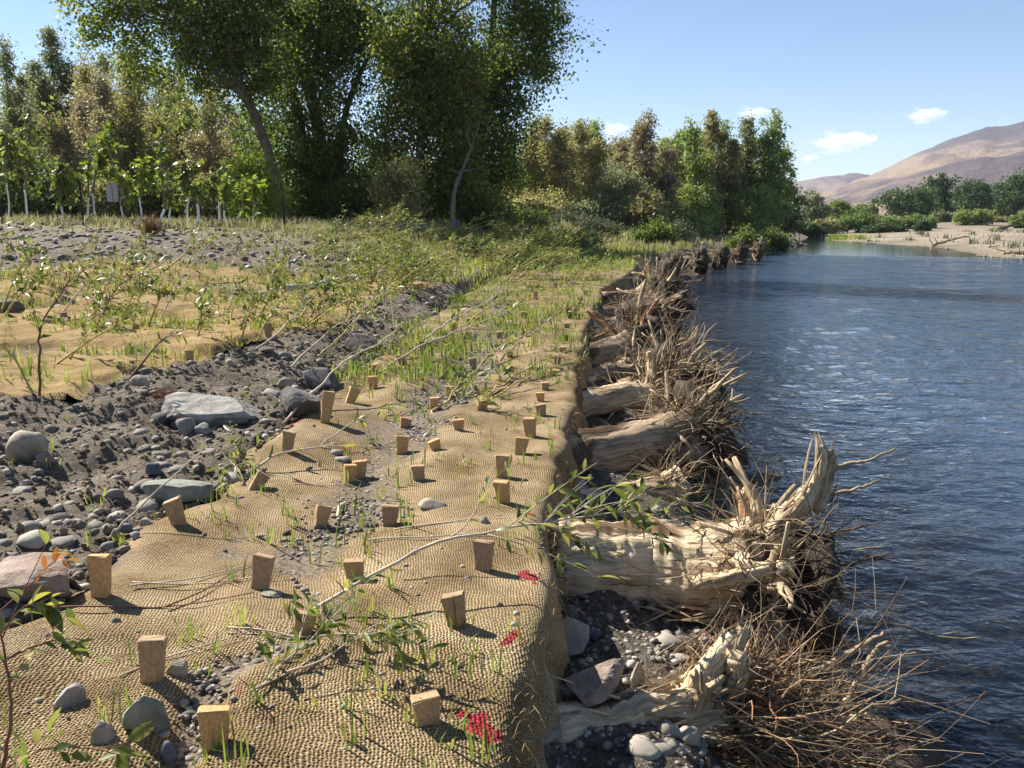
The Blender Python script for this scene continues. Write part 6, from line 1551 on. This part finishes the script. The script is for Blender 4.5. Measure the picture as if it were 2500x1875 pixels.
P = scatter(9000, -4, 12, 18, 60, lambda x, y: ((x < xe(y) - .1) & (x > xu(y) - 5) & ((y > 25) | (x < xl(y)))) * 1.0, rs, ylog=False)
grass('grass', 'green and yellow grass on the bank beyond the mats', P, rs.uniform(.12, .38, len(P)), 420, 'grass', (3, 6), .14, .014, lean=.6, tint=(.65, 1.0))
P = scatter(3000, 2, 26, 36, 82, lambda x, y: ((x < xe(y)) & (x > xe(y) - 9)) * 1.0, rs, ylog=False)
grass('dry_grass', 'pale tufted grass on the far left bank', P, rs.uniform(.2, .6, len(P)), 421, 'dry_grass', (4, 8), .25, .03, tint=(.2, 1.))
P = scatter(420, 33, 50, 94, 112, lambda x, y: ((x > xr(y) + .2) & (x < xr(y) + 4)) * 1.0, rs, ylog=False)
grass('grass', 'green grass patch at the tip of the gravel bar', P, rs.uniform(.3, .6, len(P)), 422, 'grass', (4, 8), .4, .05)
P = scatter(60, 34, 75, 58, 112, lambda x, y: (x > xr(y) + 2) * 1.0, rs, ylog=False)
grass('grass', 'small isolated tufts dotted over the gravel bar', P, rs.uniform(.3, .7, len(P)), 423, 'sage', (20, 30), .3, .04)
# ================================================================== SAPLINGS
GS = 'planted saplings with white painted trunks'
def sapling(lb, bx, by, wt, crown_px, mat, seed, y=26., n=120, ls=.20):
    rs = np.random.default_rng(seed); x = (bx - 1250) / FPX * y / 1.02
    B = np.array([x, y, topz(x, y)])
    root = thing('sapling', B, lb, 'sapling', GS)
    k_ = aty(bx, wt, y) + [rs.normal() * .09, 0, 0]; c = [(crown_px[0] + crown_px[1]) / 2, crown_px[2], crown_px[3]]
    top = aty(c[0], c[1], y)
    P1 = smooth_path([B - [0, 0, .1], (B + k_) / 2 + [rs.normal() * .02, 0, 0], k_], 8)
    P1[1:-1] += rs.normal(size=(6, 3)) * [.006, .006, 0]; mb = MB(); mb.put(*tube(P1, np.linspace(.05, .042, 8) * rs.uniform(.5, .85), 8)); v, f, at = mb.get(); part('painted_trunk', v, f, M['paint_white'], root, True, at)
    mb = MB(); P2 = smooth_path([k_ - [0, 0, .02], (k_ + top) / 2 + rs.normal(size=3) * .06, top], 10); mb.put(*tube(P2, np.linspace(.038, .01, 10), 6))
    Ps, Ts = [], []
    z0, z1 = aty(bx, crown_px[3], y)[2], top[2]
    Wd = (crown_px[1] - crown_px[0]) / pxm(y)
    for i in range(16):
        u = rs.uniform(.15, 1); j = int(u * 8.9); a = P2[j]
        tgt = np.array([top[0] + rs.uniform(-.5, .5) * Wd, y + rs.uniform(-.4, .4) * Wd, rs.uniform(z0, z1)])
        q = smooth_path([a, (a + tgt) / 2 + [0, 0, .08], tgt], 7); mb.put(*tube(q, np.linspace(.012, .004, 7), 4, False))
        for u in rs.uniform(.2, 1, n // 9): 
            uu = u * 5.99; jj = int(uu); Ps.append(q[jj] + (q[jj+1] - q[jj]) * (uu - jj) + rs.normal(size=3) * .05); Ts.append(unit(q[jj+1] - q[jj]))
    v, f, at = mb.get(); part('stem', v, f, M['bark_pale'], root, True, at)
    V, Q, t = leaves_joined(np.array(Ps), np.array(Ts), ls, rs, (.05, .9), 3, 2.3); part('foliage', V, Q, M[mat], root, True, {'tint': ('FACE', t)}, kind='stuff')
for a in [
    ('green sapling with a white trunk at the left edge', 20, 548, 445, (-35, 60, 290, 440), 'leaf_willow', 26, 150),
    ('taller green sapling with yellowing lower leaves, second from the left', 66, 536, 462, (15, 135, 240, 440), 'leaf_willow', 27, 220),
    ('drooping green sapling between the second sapling and a dark post', 150, 540, 500, (115, 185, 360, 505), 'leaf_willow', 25, 170),
    ('slim pale trunk beside the yellow leaved sapling', 214, 542, 480, (195, 235, 330, 470), 'leaf_bright', 26, 50),
    ('yellow leaved sapling with a crooked white trunk', 231, 552, 470, (212, 292, 308, 450), 'leaf_bright', 25, 150),
    ('small green sapling right of the pale boards', 305, 548, 500, (292, 335, 425, 500), 'leaf_bright', 25, 70),
    ('bright green sapling with a straight white trunk', 347, 560, 480, (328, 378, 385, 470), 'leaf_bright', 24, 80),
    ('thin sapling with few leaves, right of the straight white trunk', 385, 566, 510, (372, 405, 320, 520), 'leaf_bright', 24.5, 50),
    ('leafless looking thin white trunk left of the dark green sapling', 408, 556, 500, (395, 425, 440, 510), 'leaf_willow', 26, 40),
    ('dark green sapling with a tilted white trunk', 452, 559, 480, (418, 492, 395, 470), 'leaf_willow', 25, 130),
    ('leaning white trunked sapling with a low tuft of leaves', 480, 570, 495, (455, 508, 450, 500), 'leaf_bright', 24, 70),
    ('bluish white thin trunk left of the yellow green shrub', 531, 552, 490, (515, 550, 420, 500), 'leaf_willow', 26, 50),
    ('short pale sapling beside the bluish trunk', 543, 554, 512, (530, 565, 400, 520), 'leaf_bright', 25.5, 60),
    ('pale trunked sapling in front of the yellow green shrub', 598, 566, 530, (575, 625, 440, 540), 'leaf_bright', 27, 80),
    ('thick pale bluish trunk at the right end of the saplings', 620, 580, 525, (600, 650, 430, 540), 'leaf_bright', 26, 90),
]:
    sapling(a[0], a[1], a[2], a[3], a[4], a[5], 1100 + a[1], a[6], a[7])
# ================================================================== SMALL THINGS
def box_mesh(name, dims, mat, bev=.01):
    import bmesh
    bm = bmesh.new(); bmesh.ops.create_cube(bm, size=1.0)
    for v in bm.verts: v.co = (v.co[0] * dims[0], v.co[1] * dims[1], v.co[2] * dims[2])
    bmesh.ops.bevel(bm, geom=list(bm.edges), offset=bev, segments=2, affect='EDGES')
    me = bpy.data.meshes.new(name); bm.to_mesh(me); bm.free(); me.materials.append(mat); return me
def post(lb, px, top, y):
    x = (px - 1250) / FPX * y / 1.02; B = np.array([x, y, topz(x, y)]); h = zpix(top, y) - B[2]
    r = thing('fence_post', B, lb, 'post', 'dark metal posts at the field edge')
    o = add('stem', box_mesh('stem', (.05, .012, h + .2), M['post_dark'], .003), r, (0, 0, h / 2 - .1)); add('rib', box_mesh('rib', (.012, .045, h + .2), M['post_dark'], .003), r, (0, .028, h / 2 - .1))
for a in [('dark metal post left of the yellow leaved sapling', 201, 440, 23), ('dark metal post behind the drooping sapling', 113, 445, 24), ('dark metal post in front of the leaning trunk foot', 693, 480, 24), ('dark metal post at the left edge', 2, 490, 23), ('dark metal post beside the pale boards', 290, 492, 26)]: post(*a)
for lb, px, t, b_ in (('left of two pale boards standing in the field', 271, 449, 493), ('right of two pale boards standing in the field', 286, 447, 493)):
    y = 40.; x = (px - 1250) / FPX * y / 1.02; s = pxm(y); z1, z0 = zpix(t, y), zpix(b_, y)
    r = thing('board_sign', (x, y, topz(x, y)), lb, 'board')
    g0 = topz(x, y)
    add('panel', box_mesh('panel', (13 / s, .03, z1 - z0), M['board_white'], .006), r, (0, 0, (z0 + z1) / 2 - g0))
    add('leg', box_mesh('leg', (.05, .05, z0 - g0 + .25), M['post_dark'], .006), r, (0, .045, (z0 - g0) / 2))
# blue barrel and a parked car behind the trees
y = 37.; x = (1111 - 1250) / FPX * y / 1.02; z0 = topz(x, y); s = pxm(y)
r = thing('blue_drum', (x, y, z0), 'small blue drum at the foot of the big cottonwoods', 'drum')
h = zpix(537, y) - z0
P = np.array([[x, y, z0 - .02 + h * t] for t in (0, .02, .3, .33, .36, .64, .67, .70, .97, 1.0)]); mb = MB(); mb.put(*tube(P, np.array([.20, .22, .22, .235, .22, .22, .235, .22, .22, .20]) * .9, 20)); v, f, at = mb.get(); part('body', v, f, M['blue_plastic'], r, True)
mb = MB(); mb.put(*tube(np.array([[x, y, z0 + h * .98], [x, y, z0 + h * 1.03]]), .19, 20)); v, f, at = mb.get(); part('lid', v, f, M['board_white'], r, True)
def car(px, y):
    x = (px - 1250) / FPX * y / 1.02; z = topz(x, y)
    r = thing('parked_car', (x, y, z), 'bluish car parked under the olive trees, mostly hidden by brush', 'car')
    sec = np.array([(-2.1, .45), (-2.15, .8), (-1.4, .95), (-.8, 1.42), (.7, 1.45), (1.35, 1.0), (2.05, .92), (2.15, .5), (1.9, .3), (-1.9, .3)])
    V = []; 
    for yy, k_ in ((-.82, .94), (-.86, 1.0), (.86, 1.0), (.82, .94)):
        for a, b_ in sec: V.append((a * k_ if abs(yy) < .85 else a, yy * (.82 if b_ > 1.1 else 1), b_))
    n = len(sec); Q = [(i*n+j, i*n+(j+1) % n, (i+1)*n+(j+1) % n, (i+1)*n+j) for i in range(3) for j in range(n)]
    part('body', np.array(V) + [x, y, z], [np.array(Q), np.array([list(range(n))[::-1], [3*n + j for j in range(n)]])], M['car_paint'], r, False)
    for s_ in (-1, 1):
        W_ = np.array([(-1.25, .98), (-.78, 1.36), (.62, 1.38), (1.15, 1.02)]); V = np.array([(a, s_ * (.862 if b_ < 1.1 else .735), b_) for a, b_ in W_]) + [x, y, z]
        part('side_window', V, np.array([[0, 1, 2, 3]]), M['car_glass'], r, False)
        for wx_ in (-1.3, 1.3):
            mb = MB(); c = np.array([x + wx_, y + s_ * .8, z + .31]); mb.put(*tube(np.array([c - [0, .1, 0], c + [0, .1, 0]]), .31, 18)); v, f, at = mb.get(); part('wheel', v, f, M['tyre'], r, True)
car(1436, 63.)
# grey pole on the upper mat
a, b_ = hit(640, 736), hit(940, 676)
mb = MB(); P = smooth_path([a + [0, 0, .06], (a + b_) / 2 + [0, 0, .10], b_ + [0, 0, .10]], 24); P[:, 2] = np.maximum(P[:, 2], macro(P[:, 0], P[:, 1]) + .09); mb.put(*tube(P, np.linspace(.065, .05, 24), 12, True, .08, 3)); v, f, at = mb.get()
add('grey_pole', new_mesh('grey_pole', v, f, M['grey_pole'], True, at), None, None, 'long smooth grey pole lying on the orange mat', 'pole')
# rusty needle heap
c = hit(405, 978); rs = np.random.default_rng(33); n = 520
mb = MB()
for i in range(n):
    p = c + np.array([rs.normal() * .14, rs.normal() * .07, 0]); p[2] += rs.uniform(0, .09) * math.exp(-((p[0] - c[0]) / .17) ** 2); d = unit([rs.normal(), rs.normal() * .4, rs.normal() * .25]) * rs.uniform(.05, .12)
    mb.put(*tube(np.array([p - d / 2, p + d / 2 + [0, 0, .005]]), .0016, 3, False))
v, f, at = mb.get()
plain('rust_twig', (.19, .085, .045), .9)
add('dead_twig_heap', new_mesh('dead_twig_heap', v, f, M['rust_twig'], False), None, None, 'small heap of rust red dead twigs on the pale flat boulder', 'twig heap', None, 'stuff')
c = np.array([(405 - 1250) / FPX * 21, 20.5, 0]); c[2] = topz(c[0], c[1])
r = thing('dead_shrub', c, 'small reddish brown dead shrub in the rubble before the saplings', 'shrub')
mb = MB(); n = 260
for i in range(n):
    d = unit([rs.normal() * .8, rs.normal() * .8, abs(rs.normal()) + .35]); mb.put(*tube(root_path(c, d, rs.uniform(.25, .6), rs, 5, .5), np.linspace(.006, .002, 5), 3, False))
v, f, at = mb.get(); part('twigs', v, f, M['rust_twig'], r, False, None, kind='stuff')
# driftwood on the gravel bar
for i, (lb, pts, r_) in enumerate([
    ('long thin drift log lying at the water edge of the gravel bar', [(2272, 602), (2310, 592), (2365, 580)], .16), ('short drift branch near the waterline at the right edge', [(2410, 604), (2440, 600)], .10),
    ('drift branch half in the water at the lower right of the bar', [(2450, 621), (2475, 625), (2495, 622)], .12), ('dark drift stump with roots at the back of the bar', [(2440, 562), (2465, 555), (2480, 553)], .30), ('small rock like drift log at the left bank tip', [(1945, 602), (1968, 603)], .22)]):
    Q_ = [hit(a, b_) for a, b_ in pts]
    y = Q_[0][1]; Q_ = [aty(a, b_, y + (q[1] - y) * .25) for (a, b_), q in zip(pts, Q_)]
    for q in Q_: q[2] = max(q[2], topz(q[0], q[1])) + r_ * .5
    root = thing('drift_log', Q_[0], lb, 'drift log')
    mb = MB(); P = gnarl(smooth_path(Q_, 14), rs, .05); mb.put(*tube(P, np.linspace(r_, r_ * .45, 14), 8, True, .3, 40 + i)); v, f, at = mb.get(); part('trunk', v, f, M['root_dark' if i == 3 else 'root_mid'], root, True, at)
    for k_ in range(3):
        mb = MB(); mb.put(*tube(root_path(P[1 + k_], rs.normal(size=3) + [0, 0, .8], 1.0, rs, 7), np.linspace(r_ * .4, .02, 7), 5)); v, f, at = mb.get(); part('branch', v, f, M['root_dark' if i == 3 else 'root_mid'], root, True, at)
# ================================================================== CLOUDS AND HAZE
def cloud_mat():
    m = bpy.data.materials.new('cloud'); m.use_nodes = True; nt = m.node_tree; nt.nodes.clear(); k = NT(nt)
    out = k.n('OutputMaterial'); v = k.n('VolumePrincipled'); v.inputs['Color'].default_value = (1, 1, 1, 1); v.inputs['Anisotropy'].default_value = .2
    o = k.obj(); n = k.noise(o, 2.1, 6, .62)
    g = k.n('TexGradient', gradient_type='SPHERICAL'); k.l(o, g.inputs[0])
    d = k.math('MULTIPLY', k.math('SUBTRACT', k.math('ADD', g.outputs['Fac'], k.math('MULTIPLY', n, 2.6)), 1.62, clamp=True), .03)
    k.l(d, v.inputs['Density']); k.l(v.outputs[0], out.inputs['Volume']); return m
M['cloud'] = cloud_mat()
for lb, px, pyy, w, h in [('largest small white cloud above the left end of the mountain', 2058, 345, 150, 46), ('small white cloud high above the mountain', 2260, 280, 95, 34), ('faint cloud wisp just above the right grove', 1840, 275, 80, 26), ('tiny faint cloud below the largest one', 1975, 385, 48, 18), ('small cloud peeking behind the brown bare topped tree', 1500, 315, 70, 30)]:
    Dc = 5200.; c = aty(px, pyy, Dc); s_ = pxm(Dc)
    V, F = ICO[2]
    o = add('cloud', new_mesh('cloud', V, F, M['cloud'], True), None, c, lb, 'cloud', 'small clouds'); o.scale = (w / s_ * .62, w / s_ * .5, h / s_ * .75)
def haze():
    m = bpy.data.materials.new('haze'); m.use_nodes = True; nt = m.node_tree; nt.nodes.clear(); k = NT(nt)
    out = k.n('OutputMaterial'); v = k.n('VolumePrincipled'); v.inputs['Color'].default_value = (.72, .80, 1, 1); v.inputs['Density'].default_value = .00009
    k.l(v.outputs[0], out.inputs['Volume'])
    b = box_mesh('haze', (9200, 5000, 400), m, 1.0); add('haze', b, None, (600, 2300, 400 / 2 - 8), kind='stuff')
haze()
print('done', round(time.time() - T0, 1))

print('TRIS', sum(len(m.loops) - 2 * len(m.polygons) for m in bpy.data.meshes if m.users))
